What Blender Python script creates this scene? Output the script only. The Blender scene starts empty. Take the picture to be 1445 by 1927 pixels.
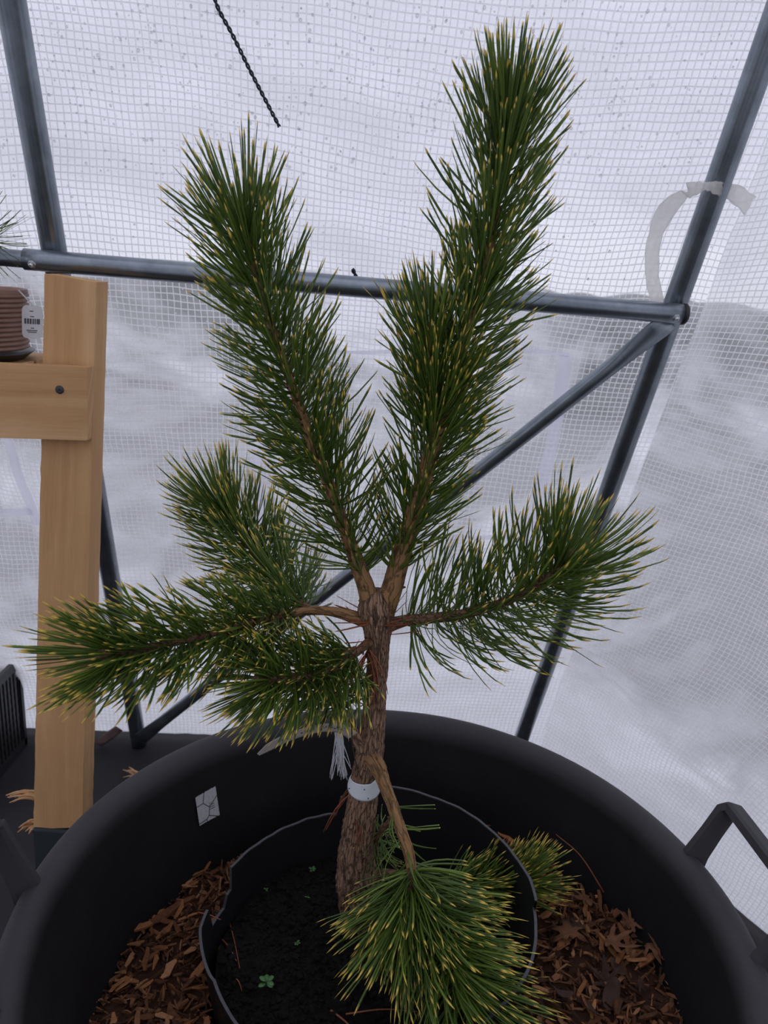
import bpy, bmesh, math, random
import numpy as np
from mathutils import Vector, Matrix, noise

random.seed(7)
RNG = np.random.default_rng(7)
scene = bpy.context.scene
COL = scene.collection

# ------------------------------------------------------------------ camera
FPX = 1445.0
pitch, roll = math.radians(17), math.radians(4)
UPC = np.array([math.sin(roll)*math.cos(pitch), math.cos(roll)*math.cos(pitch), math.sin(pitch)])
FWD = np.array([0, 0, -1.0]) + UPC[2]*UPC
FWD /= np.linalg.norm(FWD)
RR = np.array([np.cross(FWD, UPC), FWD, UPC])        # camera -> world
CAMP = np.array([0.0, 0.0, 1.2])
cam_d = bpy.data.cameras.new('camera')
cam_d.sensor_fit = 'VERTICAL'; cam_d.sensor_height = 36.0
cam_d.lens = FPX/1927*36.0
cam_d.clip_start = 0.02
cam_d.dof.use_dof = True; cam_d.dof.focus_distance = 0.93; cam_d.dof.aperture_fstop = 7.5
cam = bpy.data.objects.new('camera', cam_d); COL.objects.link(cam)
M4 = Matrix(RR.tolist()).to_4x4(); M4.translation = Vector(CAMP.tolist())
cam.matrix_world = M4
scene.camera = cam

# ------------------------------------------------------------------ world, light, exposure
SKY_STRENGTH = 1.0
w = bpy.data.worlds.new('overcast_sky'); scene.world = w; w.use_nodes = True
nt = w.node_tree; nt.nodes.clear()
out = nt.nodes.new('ShaderNodeOutputWorld'); bg = nt.nodes.new('ShaderNodeBackground')
tc = nt.nodes.new('ShaderNodeTexCoord'); sp = nt.nodes.new('ShaderNodeSeparateXYZ')
cr = nt.nodes.new('ShaderNodeValToRGB')
cr.color_ramp.elements[0].position = 0.0; cr.color_ramp.elements[0].color = (0.66, 0.67, 0.73, 1)
cr.color_ramp.elements[1].position = 0.7; cr.color_ramp.elements[1].color = (0.93, 0.95, 1.08, 1)
nt.links.new(tc.outputs['Generated'], sp.inputs[0]); nt.links.new(sp.outputs['Z'], cr.inputs[0])
nt.links.new(cr.outputs[0], bg.inputs[0]); bg.inputs[1].default_value = SKY_STRENGTH
nt.links.new(bg.outputs[0], out.inputs[0])
vs = scene.view_settings
vs.view_transform = 'Standard'; vs.look = 'None'; vs.gamma = 1.0; vs.use_curve_mapping = False
vs.exposure = 0.41
cy = scene.cycles
cy.use_denoising = True
cy.max_bounces = 10; cy.transparent_max_bounces = 16; cy.diffuse_bounces = 5; cy.transmission_bounces = 8
cy.sample_clamp_indirect = 6.0

# ------------------------------------------------------------------ helpers
def V(a): return Vector([float(x) for x in a])
def ray(px, py): return RR @ np.array([(px-722.5)/FPX, -(py-963.5)/FPX, -1.0])
def at(px, py, Y):
    """world point seen at a pixel at forward distance Y (only used to measure positions)"""
    r = ray(px, py); return CAMP + r*(Y/r[1])
def atz(px, py, z):
    r = ray(px, py); return CAMP + r*((z-CAMP[2])/r[2])
def norm(a):
    a = np.asarray(a, float); return a/np.linalg.norm(a)

def tag(o, label=None, cat=None, group=None, kind=None):
    if label: o['label'] = label
    if cat: o['category'] = cat
    if group: o['group'] = group
    if kind: o['kind'] = kind
    return o
def empty(name, loc, label=None, cat=None, group=None):
    o = bpy.data.objects.new(name, None); COL.objects.link(o)
    o.location = V(loc); o.empty_display_size = 0.02
    return tag(o, label, cat, group)
def link(name, me, mat, parent=None, smooth=True):
    if isinstance(mat, (list, tuple)):
        for m in mat: me.materials.append(m)
    else: me.materials.append(mat)
    if smooth:
        me.polygons.foreach_set('use_smooth', [True]*len(me.polygons))
    o = bpy.data.objects.new(name, me); COL.objects.link(o)
    if parent is not None:
        o.parent = parent
        o.matrix_parent_inverse = Matrix.Translation(-parent.location)
    return o
def mesh_from(name, verts, faces, uvs=None):
    me = bpy.data.meshes.new(name)
    me.from_pydata([tuple(map(float, v)) for v in verts], [], [tuple(int(i) for i in f) for f in faces])
    if uvs is not None:
        lay = me.uv_layers.new(name='uv')
        li = np.empty(len(me.loops), dtype=np.int32); me.loops.foreach_get('vertex_index', li)
        u = np.asarray(uvs, dtype=np.float32)[li]
        lay.data.foreach_set('uv', u.ravel())
    me.update()
    return me
def big_mesh(name, verts, quads, uvs=None):
    """fast mesh of quads from numpy arrays"""
    me = bpy.data.meshes.new(name)
    me.vertices.add(len(verts)); me.vertices.foreach_set('co', np.asarray(verts, np.float32).ravel())
    n = len(quads)
    me.loops.add(n*4); me.loops.foreach_set('vertex_index', np.asarray(quads, np.int32).ravel())
    me.polygons.add(n)
    me.polygons.foreach_set('loop_start', np.arange(0, n*4, 4, dtype=np.int32))
    if uvs is not None:
        lay = me.uv_layers.new(name='uv')
        lay.data.foreach_set('uv', np.asarray(uvs, np.float32)[np.asarray(quads).ravel()].ravel())
    me.update(calc_edges=True); me.validate()
    return me
def smoothpath(pts, n):
    """Catmull-Rom through rows of pts (any width), n samples"""
    P = np.asarray(pts, float)
    if len(P) == 2: P = np.vstack([P[0], (P[0]+P[1])/2, P[1]])
    P = np.vstack([2*P[0]-P[1], P, 2*P[-1]-P[-2]])
    seg = len(P)-3; o = []
    for k in range(n):
        x = k/(n-1)*seg; i = min(int(x), seg-1); t = x-i
        a, b, c, d = P[i:i+4]
        o.append(0.5*((2*b)+(-a+c)*t+(2*a-5*b+4*c-d)*t*t+(-a+3*b-3*c+d)*t**3))
    return np.array(o)
def frames(path):
    T = np.gradient(path, axis=0); T /= np.linalg.norm(T, axis=1)[:, None]
    up = np.array([0.13, 0.97, 0.2]) if abs(T[0][1]) < 0.8 else np.array([1.0, 0.1, 0.1])
    N = []; n = norm(up - T[0]*np.dot(up, T[0]))
    for t in T:
        n = norm(n - t*np.dot(n, t)); N.append(n)
    N = np.array(N); B = np.cross(T, N)
    return T, N, B
def tube(path, radii, seg=16, disp=None, cap=True):
    """verts, faces, uvs (metres) of a round tube"""
    path = np.asarray(path, float); n = len(path)
    radii = np.full(n, radii) if np.isscalar(radii) else np.asarray(radii)
    T, N, B = frames(path)
    L = np.r_[0, np.cumsum(np.linalg.norm(np.diff(path, axis=0), axis=1))]
    vs_, uv, fs = [], [], []
    for i in range(n):
        for j in range(seg+1):
            a = 2*math.pi*j/seg
            r = radii[i]
            if disp and j < seg: r = r + disp(a, L[i], r)
            if j == seg: vs_.append(vs_[i*(seg+1)])
            else: vs_.append(path[i]+r*(math.cos(a)*N[i]+math.sin(a)*B[i]))
            uv.append((a*max(radii.mean(), 1e-4), L[i]))
    for i in range(n-1):
        for j in range(seg):
            p = i*(seg+1)+j
            fs.append((p, p+1, p+seg+2, p+seg+1))
    if cap:
        fs.append(tuple(range(seg-1, -1, -1)))
        fs.append(tuple((n-1)*(seg+1)+j for j in range(seg)))
    return vs_, fs, uv
class Geo:
    def __init__(s): s.v, s.f, s.u = [], [], []
    def add(s, v, f, u=None):
        k = len(s.v); s.v += [tuple(map(float, x)) for x in v]
        s.f += [tuple(i+k for i in q) for q in f]
        s.u += [tuple(x) for x in u] if u is not None else [(0, 0)]*len(v)
        return s
    def box(s, c, h, ax=None, taper=1.0):
        ax = np.eye(3) if ax is None else np.asarray(ax)
        c = np.asarray(c, float); vv = []; uu = []
        for dz in (-1, 1):
            k = taper if dz > 0 else 1
            for dx, dy in ((-1, -1), (1, -1), (1, 1), (-1, 1)):
                vv.append(c+ax[0]*h[0]*dx*k+ax[1]*h[1]*dy*k+ax[2]*h[2]*dz); uu.append((dx*h[0]+dy*h[1], dz*h[2]))
        return s.add(vv, [(3, 2, 1, 0), (4, 5, 6, 7), (0, 1, 5, 4), (1, 2, 6, 5), (2, 3, 7, 6), (3, 0, 4, 7)], uu)
    def mesh(s, name): return mesh_from(name, s.v, s.f, s.u)
def bevelled(name, geo, mat, parent, width=0.002, segs=2):
    me = geo.mesh(name)
    bm = bmesh.new(); bm.from_mesh(me)
    bmesh.ops.remove_doubles(bm, verts=bm.verts, dist=1e-6)
    bmesh.ops.bevel(bm, geom=list(bm.edges), offset=width, segments=segs, affect='EDGES', profile=0.6)
    bmesh.ops.recalc_face_normals(bm, faces=bm.faces)
    bm.to_mesh(me); bm.free()
    return link(name, me, mat, parent, smooth=False)
def grid_mesh(fn, nu, nv, name, uvfn=None):
    vs_, uv, q = [], [], []
    for j in range(nv+1):
        for i in range(nu+1):
            a, b = i/nu, j/nv
            vs_.append(fn(a, b)); uv.append(uvfn(a, b) if uvfn else (a, b))
    for j in range(nv):
        for i in range(nu):
            p = j*(nu+1)+i; q.append((p, p+1, p+nu+2, p+nu+1))
    return big_mesh(name, np.array(vs_), np.array(q), np.array(uv))

# ------------------------------------------------------------------ materials
class N:
    """tiny node-tree builder"""
    def __init__(s, name):
        s.m = bpy.data.materials.new(name); s.m.use_nodes = True
        s.t = s.m.node_tree; s.t.nodes.clear()
        s.o = s.t.nodes.new('ShaderNodeOutputMaterial')
    def n(s, typ, **kw):
        x = s.t.nodes.new(typ)
        for k, v in kw.items():
            if k.startswith('i_'):
                key = k[2:]; key = int(key) if key.isdigit() else key.replace('_', ' ')
                x.inputs[key].default_value = v
            else: setattr(x, k, v)
        return x
    def l(s, a, b): s.t.links.new(a, b); return b
    def math(s, op, a, b=None, c=None, clamp=False):
        x = s.n('ShaderNodeMath', operation=op, use_clamp=clamp)
        for k, q in enumerate((a, b, c)):
            if q is None: continue
            if isinstance(q, (int, float)): x.inputs[k].default_value = q
            else: s.l(q, x.inputs[k])
        return x.outputs[0]
    def mixc(s, fac, a, b):
        x = s.n('ShaderNodeMix', data_type='RGBA')
        for k, q in ((0, fac), (6, a), (7, b)):
            if isinstance(q, (int, float)): x.inputs[k].default_value = q
            elif isinstance(q, tuple): x.inputs[k].default_value = (*q, 1) if len(q) == 3 else q
            else: s.l(q, x.inputs[k])
        return x.outputs[2]
    def ramp(s, fac, stops):
        x = s.n('ShaderNodeValToRGB'); e = x.color_ramp.elements
        while len(e) < len(stops): e.new(0.5)
        for k, (p, c) in enumerate(stops):
            e[k].position = p; e[k].color = (*c, 1) if len(c) == 3 else c
        s.l(fac, x.inputs[0]); return x.outputs[0]
    def noise(s, vec, scale, detail=3, rough=0.55, dist=0.0):
        x = s.n('ShaderNodeTexNoise'); x.inputs['Scale'].default_value = scale
        x.inputs['Detail'].default_value = detail; x.inputs['Roughness'].default_value = rough
        x.inputs['Distortion'].default_value = dist
        if vec is not None: s.l(vec, x.inputs['Vector'])
        return x.outputs['Fac']
    def mapping(s, vec, scale, loc=(0, 0, 0)):
        x = s.n('ShaderNodeMapping'); x.inputs['Scale'].default_value = scale; x.inputs['Location'].default_value = loc
        s.l(vec, x.inputs[0]); return x.outputs[0]
    def uv(s): return s.n('ShaderNodeUVMap', uv_map='uv').outputs[0]
    def obj(s): return s.n('ShaderNodeTexCoord').outputs['Object']
    def pbr(s, color, rough=0.6, bump=None, bump_d=0.001, metallic=0.0, spec=0.5, **kw):
        b = s.n('ShaderNodeBsdfPrincipled')
        for k, q in (('Base Color', color), ('Roughness', rough), ('Metallic', metallic), ('Specular IOR Level', spec)):
            if isinstance(q, (int, float)): b.inputs[k].default_value = q
            elif isinstance(q, tuple): b.inputs[k].default_value = (*q, 1)
            else: s.l(q, b.inputs[k])
        if bump is not None:
            bu = s.n('ShaderNodeBump'); bu.inputs['Distance'].default_value = bump_d
            bu.inputs['Strength'].default_value = 1.0
            s.l(bump, bu.inputs['Height']); s.l(bu.outputs[0], b.inputs['Normal'])
        s.l(b.outputs[0], s.o.inputs[0]); s.b = b
        return s.m

def make_cover_material(name, cell=0.0105, thread=0.0015, milky=0.62):
    k = N(name); uv = k.uv()
    warp = k.n('ShaderNodeTexNoise'); warp.inputs['Scale'].default_value = 7; k.l(uv, warp.inputs[0])
    sub = k.n('ShaderNodeVectorMath', operation='MULTIPLY_ADD')
    k.l(warp.outputs['Color'], sub.inputs[0]); sub.inputs[1].default_value = (0.012, 0.012, 0); k.l(uv, sub.inputs[2])
    s = k.n('ShaderNodeSeparateXYZ'); k.l(sub.outputs[0], s.inputs[0])
    def line(x, c, wd):
        f = k.math('PINGPONG', k.math('ADD', x, 50.0), c/2)
        r = k.n('ShaderNodeMapRange', clamp=True)
        r.inputs['From Min'].default_value = wd/2+0.00035; r.inputs['From Max'].default_value = wd/2-0.00035
        k.l(f, r.inputs[0]); return r.outputs[0]
    th = k.math('MAXIMUM', line(s.outputs[0], cell, thread), line(s.outputs[1], cell*1.04, thread*1.15))
    # film: cloudy with condensation in drifting patches
    big = k.noise(uv, 2.6, 4, 0.6, 0.6)
    fine = k.noise(k.mapping(uv, (30, 120, 1)), 1.0, 3, 0.6)
    patch = k.n('ShaderNodeMapRange', clamp=True)
    patch.inputs['From Min'].default_value = 0.47; patch.inputs['From Max'].default_value = 0.64
    patch.inputs['To Min'].default_value = milky-0.38; patch.inputs['To Max'].default_value = 0.97
    k.l(big, patch.inputs[0])
    # condensation is heaviest under the roof; the folded foot is made milkier too
    vsep = k.n('ShaderNodeSeparateXYZ'); k.l(uv, vsep.inputs[0])
    vn = k.math('ADD', vsep.outputs[1], k.math('MULTIPLY', k.math('SUBTRACT', big, 0.5), 0.75))
    hi = k.n('ShaderNodeMapRange', clamp=True); hi.inputs['From Min'].default_value = 1.12; hi.inputs['From Max'].default_value = 1.36; k.l(vn, hi.inputs[0])
    lo = k.n('ShaderNodeMapRange', clamp=True); lo.inputs['From Min'].default_value = 0.48; lo.inputs['From Max'].default_value = 0.22; k.l(vn, lo.inputs[0])
    wet = k.math('MAXIMUM', k.math('MULTIPLY', hi.outputs[0], 0.93), k.math('MULTIPLY', lo.outputs[0], 0.9))
    fac = k.math('ADD', k.math('MAXIMUM', patch.outputs[0], wet), k.math('MULTIPLY', k.math('SUBTRACT', fine, 0.5), 0.25), clamp=True)
    bu = k.n('ShaderNodeBump'); bu.inputs['Distance'].default_value = 0.002; bu.inputs['Strength'].default_value = 0.8
    k.l(k.math('ADD', k.math('MULTIPLY', fine, 0.5), k.math('MULTIPLY', th, 0.35)), bu.inputs['Height'])
    tr = k.n('ShaderNodeBsdfTransparent'); tr.inputs[0].default_value = (0.93, 0.93, 0.96, 1)
    tl = k.n('ShaderNodeBsdfTranslucent'); tl.inputs[0].default_value = (0.90, 0.90, 0.95, 1); k.l(bu.outputs[0], tl.inputs['Normal'])
    gl = k.n('ShaderNodeBsdfPrincipled'); gl.inputs['Base Color'].default_value = (0.80, 0.80, 0.85, 1)
    gl.inputs['Roughness'].default_value = 0.35; k.l(bu.outputs[0], gl.inputs['Normal'])
    m1 = k.n('ShaderNodeMixShader'); m1.inputs[0].default_value = 0.80          # cloudy film
    k.l(gl.outputs[0], m1.inputs[1]); k.l(tl.outputs[0], m1.inputs[2])
    m2 = k.n('ShaderNodeMixShader'); k.l(fac, m2.inputs[0]); k.l(tr.outputs[0], m2.inputs[1]); k.l(m1.outputs[0], m2.inputs[2])
    tl2 = k.n('ShaderNodeBsdfTranslucent'); tl2.inputs[0].default_value = (0.92, 0.92, 0.96, 1)
    df = k.n('ShaderNodeBsdfDiffuse'); df.inputs[0].default_value = (0.85, 0.85, 0.88, 1)
    m3 = k.n('ShaderNodeMixShader'); m3.inputs[0].default_value = 0.45
    k.l(df.outputs[0], m3.inputs[1]); k.l(tl2.outputs[0], m3.inputs[2])
    m4 = k.n('ShaderNodeMixShader'); k.l(th, m4.inputs[0]); k.l(m2.outputs[0], m4.inputs[1]); k.l(m3.outputs[0], m4.inputs[2])
    k.l(m4.outputs[0], k.o.inputs[0])
    return k.m
M_cover = make_cover_material('reinforced_film')

def m_simple(name, color, rough=0.6, metallic=0.0, nscale=30, amount=0.25, bump_d=0.0005, spec=0.5):
    k = N(name); c = k.noise(k.obj(), nscale, 4, 0.6)
    dark = tuple(x*(1-amount) for x in color); light = tuple(min(1, x*(1+amount)) for x in color)
    return k.pbr(k.mixc(c, dark, light), rough, c, bump_d, metallic, spec)

def m_galv():
    k = N('galvanised_steel'); o = k.obj()
    v = k.n('ShaderNodeTexVoronoi'); v.inputs['Scale'].default_value = 160; k.l(o, v.inputs[0])
    a = k.noise(o, 22, 5, 0.65); st = k.noise(k.mapping(k.uv(), (220, 3, 1)), 1, 4)
    c = k.ramp(k.math('ADD', k.math('MULTIPLY', a, 0.6), k.math('MULTIPLY', st, 0.4)), [(0.3, (0.12, 0.14, 0.16)), (0.7, (0.30, 0.335, 0.37))])
    rust = k.ramp(k.noise(o, 9, 5, 0.7), [(0.66, (0, 0, 0)), (0.76, (1, 1, 1))])
    c2 = k.mixc(k.math('MULTIPLY', rust, 0.35), c, (0.17, 0.09, 0.05))
    return k.pbr(c2, 0.30, a, 0.0002, 0.88)
M_galv = m_galv()
M_bolt = m_simple('zinc_bolt', (0.55, 0.57, 0.58), 0.3, 0.9, 200)
M_blackcap = m_simple('black_plastic_cap', (0.012, 0.012, 0.014), 0.5, 0, 80)

def m_wood(name, horiz):
    k = N(name); uv = k.uv()
    # uv: x across the grain, y along it, in metres
    ring = k.noise(k.mapping(uv, (26, 1.3, 1)), 1, 4, 0.55, 0.9)
    fib = k.noise(k.mapping(uv, (700, 16, 1)), 1, 3, 0.6)
    blot = k.noise(k.mapping(uv, (14, 7, 1)), 1, 3, 0.6)
    knot = k.n('ShaderNodeTexVoronoi'); knot.inputs['Scale'].default_value = 1; k.l(k.mapping(uv, (12, 5, 1), (0.3, 0.2, 0)), knot.inputs[0])
    kn = k.ramp(knot.outputs['Distance'], [(0.02, (1, 1, 1)), (0.07, (0, 0, 0))])
    f = k.math('ADD', k.math('MULTIPLY', ring, 0.55), k.math('ADD', k.math('MULTIPLY', fib, 0.25), k.math('MULTIPLY', blot, 0.2)))
    c = k.ramp(f, [(0.25, (0.34, 0.175, 0.072)), (0.5, (0.48, 0.275, 0.125)), (0.75, (0.62, 0.40, 0.21))])
    c = k.mixc(k.math('MULTIPLY', kn, 0.45), c, (0.13, 0.065, 0.03))
    return k.pbr(c, 0.75, f, 0.0007, 0, 0.25)
M_wood = m_wood('rough_sawn_pine', False)

def m_bark(name, cols, sx, sy, depth):
    k = N(name); uv = k.uv()
    mp = k.mapping(uv, (sx, sy, 1))
    v = k.n('ShaderNodeTexVoronoi', feature='DISTANCE_TO_EDGE'); v.inputs['Scale'].default_value = 1
    nz = k.n('ShaderNodeTexNoise'); nz.inputs['Scale'].default_value = 2.2; k.l(mp, nz.inputs[0])
    ad = k.n('ShaderNodeVectorMath', operation='MULTIPLY_ADD'); k.l(nz.outputs['Color'], ad.inputs[0]); ad.inputs[1].default_value = (1.3, 0.8, 0); k.l(mp, ad.inputs[2])
    k.l(ad.outputs[0], v.inputs[0])
    crack = k.ramp(k.math('ADD', v.outputs['Distance'], k.math('MULTIPLY', k.noise(k.mapping(uv, (sx*0.7, sy, 1)), 1, 3), 0.16)), [(0.06, (0, 0, 0)), (0.19, (1, 1, 1))])
    a = k.noise(k.mapping(uv, (sx*1.5, sy*0.8, 1)), 1, 6, 0.7, 0.4); fine = k.noise(k.obj(), 900, 3)
    c = k.ramp(k.math('ADD', k.math('MULTIPLY', a, 0.8), k.math('MULTIPLY', fine, 0.2)), cols)
    c = k.mixc(crack, tuple(x*0.38 for x in cols[0][1]), c)
    h = k.math('ADD', k.math('MULTIPLY', crack, 0.6), k.math('MULTIPLY', a, 0.7))
    return k.pbr(c, 0.85, h, depth, 0, 0.2)
M_bark = m_bark('rough_pine_bark', [(0.28, (0.085, 0.048, 0.032)), (0.48, (0.24, 0.14, 0.088)), (0.72, (0.50, 0.34, 0.23))], 240, 42, 0.0024)
M_youngbark = m_bark('young_tan_bark', [(0.2, (0.13, 0.072, 0.032)), (0.5, (0.26, 0.145, 0.065)), (0.8, (0.36, 0.215, 0.105))], 150, 32, 0.0007)
M_twigbark = m_bark('brown_twig_bark', [(0.2, (0.075, 0.045, 0.03)), (0.5, (0.16, 0.092, 0.05)), (0.8, (0.26, 0.17, 0.11))], 200, 120, 0.0009)

def m_needle(name, g0, g1, tipc, dead=False):
    k = N(name); s = k.n('ShaderNodeSeparateXYZ'); k.l(k.uv(), s.inputs[0])
    green = k.mixc(s.outputs[0], g0, g1)
    tipf = k.ramp(s.outputs[1], [(0.05, (0, 0, 0)), (0.40, (1, 1, 1))])
    c = k.mixc(tipf, green, tipc)
    tipb = k.ramp(s.outputs[1], [(0.86, (0, 0, 0)), (1.0, (1, 1, 1))])
    c = k.mixc(k.math('MULTIPLY', tipb, s.outputs[0]), c, (0.13, 0.05, 0.02))
    b = k.n('ShaderNodeBsdfPrincipled'); k.l(c, b.inputs['Base Color']); b.inputs['Roughness'].default_value = 0.42
    b.inputs['Specular IOR Level'].default_value = 0.45
    tl = k.n('ShaderNodeBsdfTranslucent'); k.l(c, tl.inputs[0])
    mx = k.n('ShaderNodeMixShader'); mx.inputs[0].default_value = 0.16
    k.l(b.outputs[0], mx.inputs[1]); k.l(tl.outputs[0], mx.inputs[2]); k.l(mx.outputs[0], k.o.inputs[0])
    return k.m
M_needle = m_needle('pine_needle_green', (0.044, 0.092, 0.012), (0.155, 0.230, 0.030), (0.74, 0.53, 0.10))
M_deadneedle = m_needle('pine_needle_dead', (0.22, 0.055, 0.022), (0.30, 0.10, 0.04), (0.20, 0.07, 0.03))
M_bud = m_simple('pine_bud_scales', (0.22, 0.11, 0.075), 0.7, 0, 300, 0.6, 0.002)

def m_rubber(name, base, dust, rough=0.55, scratch=0.4, rim=None):
    k = N(name); o = k.obj()
    a = k.noise(o, 11, 6, 0.65); f = k.noise(o, 160, 3, 0.6)
    st = k.noise(k.mapping(o, (60, 60, 5)), 1, 4, 0.6)
    c = k.mixc(k.math('MULTIPLY', k.math('ADD', k.math('MULTIPLY', a, 0.7), k.math('MULTIPLY', st, 0.3)), scratch), base, dust)
    if rim is not None:                    # colour turns paler and patchy towards the top of the rolled rim
        zz = k.n('ShaderNodeSeparateXYZ'); k.l(o, zz.inputs[0])
        up = k.n('ShaderNodeMapRange', clamp=True); up.inputs['From Min'].default_value = 0.466; up.inputs['From Max'].default_value = 0.486; k.l(zz.outputs[2], up.inputs[0])
        c = k.mixc(k.math('MULTIPLY', up.outputs[0], k.math('ADD', 0.35, k.math('MULTIPLY', a, 0.8)), clamp=True), c, rim)
    sp_ = k.ramp(k.noise(o, 330, 2), [(0.74, (0, 0, 0)), (0.80, (1, 1, 1))])
    c = k.mixc(k.math('MULTIPLY', sp_, 0.25), c, (0.2, 0.19, 0.18))
    r = k.math('ADD', rough-0.1, k.math('MULTIPLY', a, 0.25))
    return k.pbr(c, r, k.math('ADD', a, k.math('MULTIPLY', f, 0.06)), 0.0015, 0, 0.28)
M_rubber = m_rubber('black_tub_rubber', (0.0020, 0.0020, 0.0028), (0.026, 0.0245, 0.026), 0.6, 0.5, (0.045, 0.043, 0.047))
M_pot = m_rubber('black_nursery_pot', (0.008, 0.008, 0.009), (0.025, 0.026, 0.03), 0.42, 0.4)
M_potedge = m_simple('scuffed_pot_edge', (0.045, 0.045, 0.05), 0.5, 0, 200, 0.7)
M_crate = m_simple('black_crate_plastic', (0.012, 0.012, 0.014), 0.5, 0, 60)
M_block = m_simple('dark_slate_block', (0.018, 0.024, 0.027), 0.6, 0, 40)
M_terra = m_simple('brown_ribbed_plastic', (0.23, 0.125, 0.085), 0.55, 0, 60, 0.25)
M_saucer = m_simple('black_saucer', (0.012, 0.011, 0.011), 0.4, 0, 50)
M_white = m_simple('white_plastic_tag', (0.62, 0.66, 0.68), 0.4, 0, 90, 0.06)
M_print = m_simple('black_print', (0.03, 0.03, 0.032), 0.6, 0, 90, 0.1)
M_greytag = m_simple('weathered_label', (0.33, 0.29, 0.26), 0.6, 0, 120, 0.15)
M_wire = m_simple('rusty_wire', (0.05, 0.03, 0.022), 0.6, 0.4, 300)
M_cord = m_simple('black_cord', (0.02, 0.024, 0.035), 0.8, 0, 400, 0.4)
M_screw = m_simple('dark_steel_screw', (0.045, 0.05, 0.052), 0.45, 0.5, 200)

def m_fabric():
    k = N('black_weed_fabric'); o = k.obj()
    a = k.noise(o, 5, 5, 0.6)
    wv = k.n('ShaderNodeTexChecker'); wv.inputs['Scale'].default_value = 380; k.l(o, wv.inputs[0])
    c = k.mixc(a, (0.013, 0.013, 0.015), (0.032, 0.030, 0.032))
    dirt = k.ramp(k.noise(o, 14, 6, 0.7), [(0.62, (0, 0, 0)), (0.75, (1, 1, 1))])
    c = k.mixc(k.math('MULTIPLY', dirt, 0.35), c, (0.06, 0.04, 0.028))
    return k.pbr(c, 0.8, k.math('ADD', a, k.math('MULTIPLY', wv.outputs['Fac'], 0.05)), 0.003, 0, 0.2)
M_fabric = m_fabric()
def m_soil():
    k = N('dark_potting_soil'); o = k.obj()
    a = k.noise(o, 60, 8, 0.75); b = k.noise(o, 420, 4, 0.7)
    c = k.ramp(k.math('ADD', k.math('MULTIPLY', a, 0.6), k.math('MULTIPLY', b, 0.4)), [(0.35, (0.0025, 0.002, 0.0018)), (0.6, (0.011, 0.0085, 0.0075)), (0.78, (0.04, 0.030, 0.025))])
    fl = k.ramp(k.noise(o, 700, 1), [(0.76, (0, 0, 0)), (0.79, (1, 1, 1))])
    c = k.mixc(k.math('MULTIPLY', fl, 0.4), c, (0.25, 0.2, 0.15))
    return k.pbr(c, 0.7, k.math('ADD', a, k.math('MULTIPLY', b, 0.6)), 0.004, 0, 0.15)
M_soil = m_soil()
def m_chip(name, cols):
    k = N(name); o = k.obj()
    oi = k.n('ShaderNodeObjectInfo')
    mp = k.mapping(o, (900, 90, 900))
    st = k.noise(mp, 1, 4, 0.6); b = k.noise(o, 60, 3, 0.6)
    f = k.math('ADD', k.math('MULTIPLY', st, 0.28), k.math('ADD', k.math('MULTIPLY', b, 0.2), k.math('MULTIPLY', oi.outputs['Random'], 0.52)))
    c = k.ramp(f, cols)
    return k.pbr(c, 0.8, st, 0.0008, 0, 0.25)
CH = [(0.2, (0.035, 0.014, 0.008)), (0.42, (0.15, 0.056, 0.022)), (0.62, (0.30, 0.125, 0.045)), (0.85, (0.46, 0.26, 0.14))]
M_chip = m_chip('bark_chip_wood', CH)
def m_chipbase():
    k = N('bark_mulch_mix'); s = k.n('ShaderNodeSeparateXYZ'); k.l(k.uv(), s.inputs[0])
    st = k.noise(k.obj(), 260, 4, 0.6)
    c = k.ramp(k.math('ADD', k.math('MULTIPLY', s.outputs[0], 0.75), k.math('MULTIPLY', st, 0.25)), [(0.1, (0.02, 0.009, 0.006)), (0.45, (0.085, 0.036, 0.017)), (0.75, (0.20, 0.085, 0.038)), (0.97, (0.34, 0.18, 0.09))])
    return k.pbr(c, 0.85, st, 0.001, 0, 0.2)
M_mulch = m_chipbase()
M_leaf = m_simple('dry_maple_leaf', (0.13, 0.052, 0.020), 0.85, 0, 90, 0.55, 0.001)
M_darkleaf = m_simple('dark_wet_leaf', (0.040, 0.017, 0.009), 0.85, 0, 90, 0.6, 0.001)
M_seedling = m_simple('seedling_leaf', (0.055, 0.15, 0.04), 0.5, 0, 90, 0.3)
M_straw = m_simple('splintered_wood', (0.50, 0.29, 0.14), 0.75, 0, 200, 0.35)
M_brownleaf = m_simple('brown_paper_scrap', (0.20, 0.13, 0.12), 0.7, 0, 90, 0.3)
def m_trans(name, col, fac=0.5, trans=0.3, noise_amt=0.4):
    k = N(name); nz = k.noise(k.obj(), 70, 5, 0.65)
    c = k.mixc(k.math('MULTIPLY', nz, noise_amt), col, tuple(x*0.45 for x in col))
    d = k.n('ShaderNodeBsdfPrincipled'); k.l(c, d.inputs['Base Color']); d.inputs['Roughness'].default_value = 0.4
    t = k.n('ShaderNodeBsdfTranslucent'); k.l(c, t.inputs[0])
    tr = k.n('ShaderNodeBsdfTransparent')
    a = k.n('ShaderNodeMixShader'); a.inputs[0].default_value = fac; k.l(d.outputs[0], a.inputs[1]); k.l(t.outputs[0], a.inputs[2])
    b = k.n('ShaderNodeMixShader'); b.inputs[0].default_value = trans; k.l(a.outputs[0], b.inputs[1]); k.l(tr.outputs[0], b.inputs[2])
    k.l(b.outputs[0], k.o.inputs[0]); return k.m
M_hem = m_trans('folded_hem_film', (0.80, 0.78, 0.88), 0.75, 0.35, 0.10)
M_tie = m_trans('clear_dirty_ribbon', (0.92, 0.90, 0.86), 0.6, 0.42, 0.35)
M_string = m_trans('frayed_white_string', (0.75, 0.76, 0.78), 0.3, 0.12, 0.3)
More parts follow.
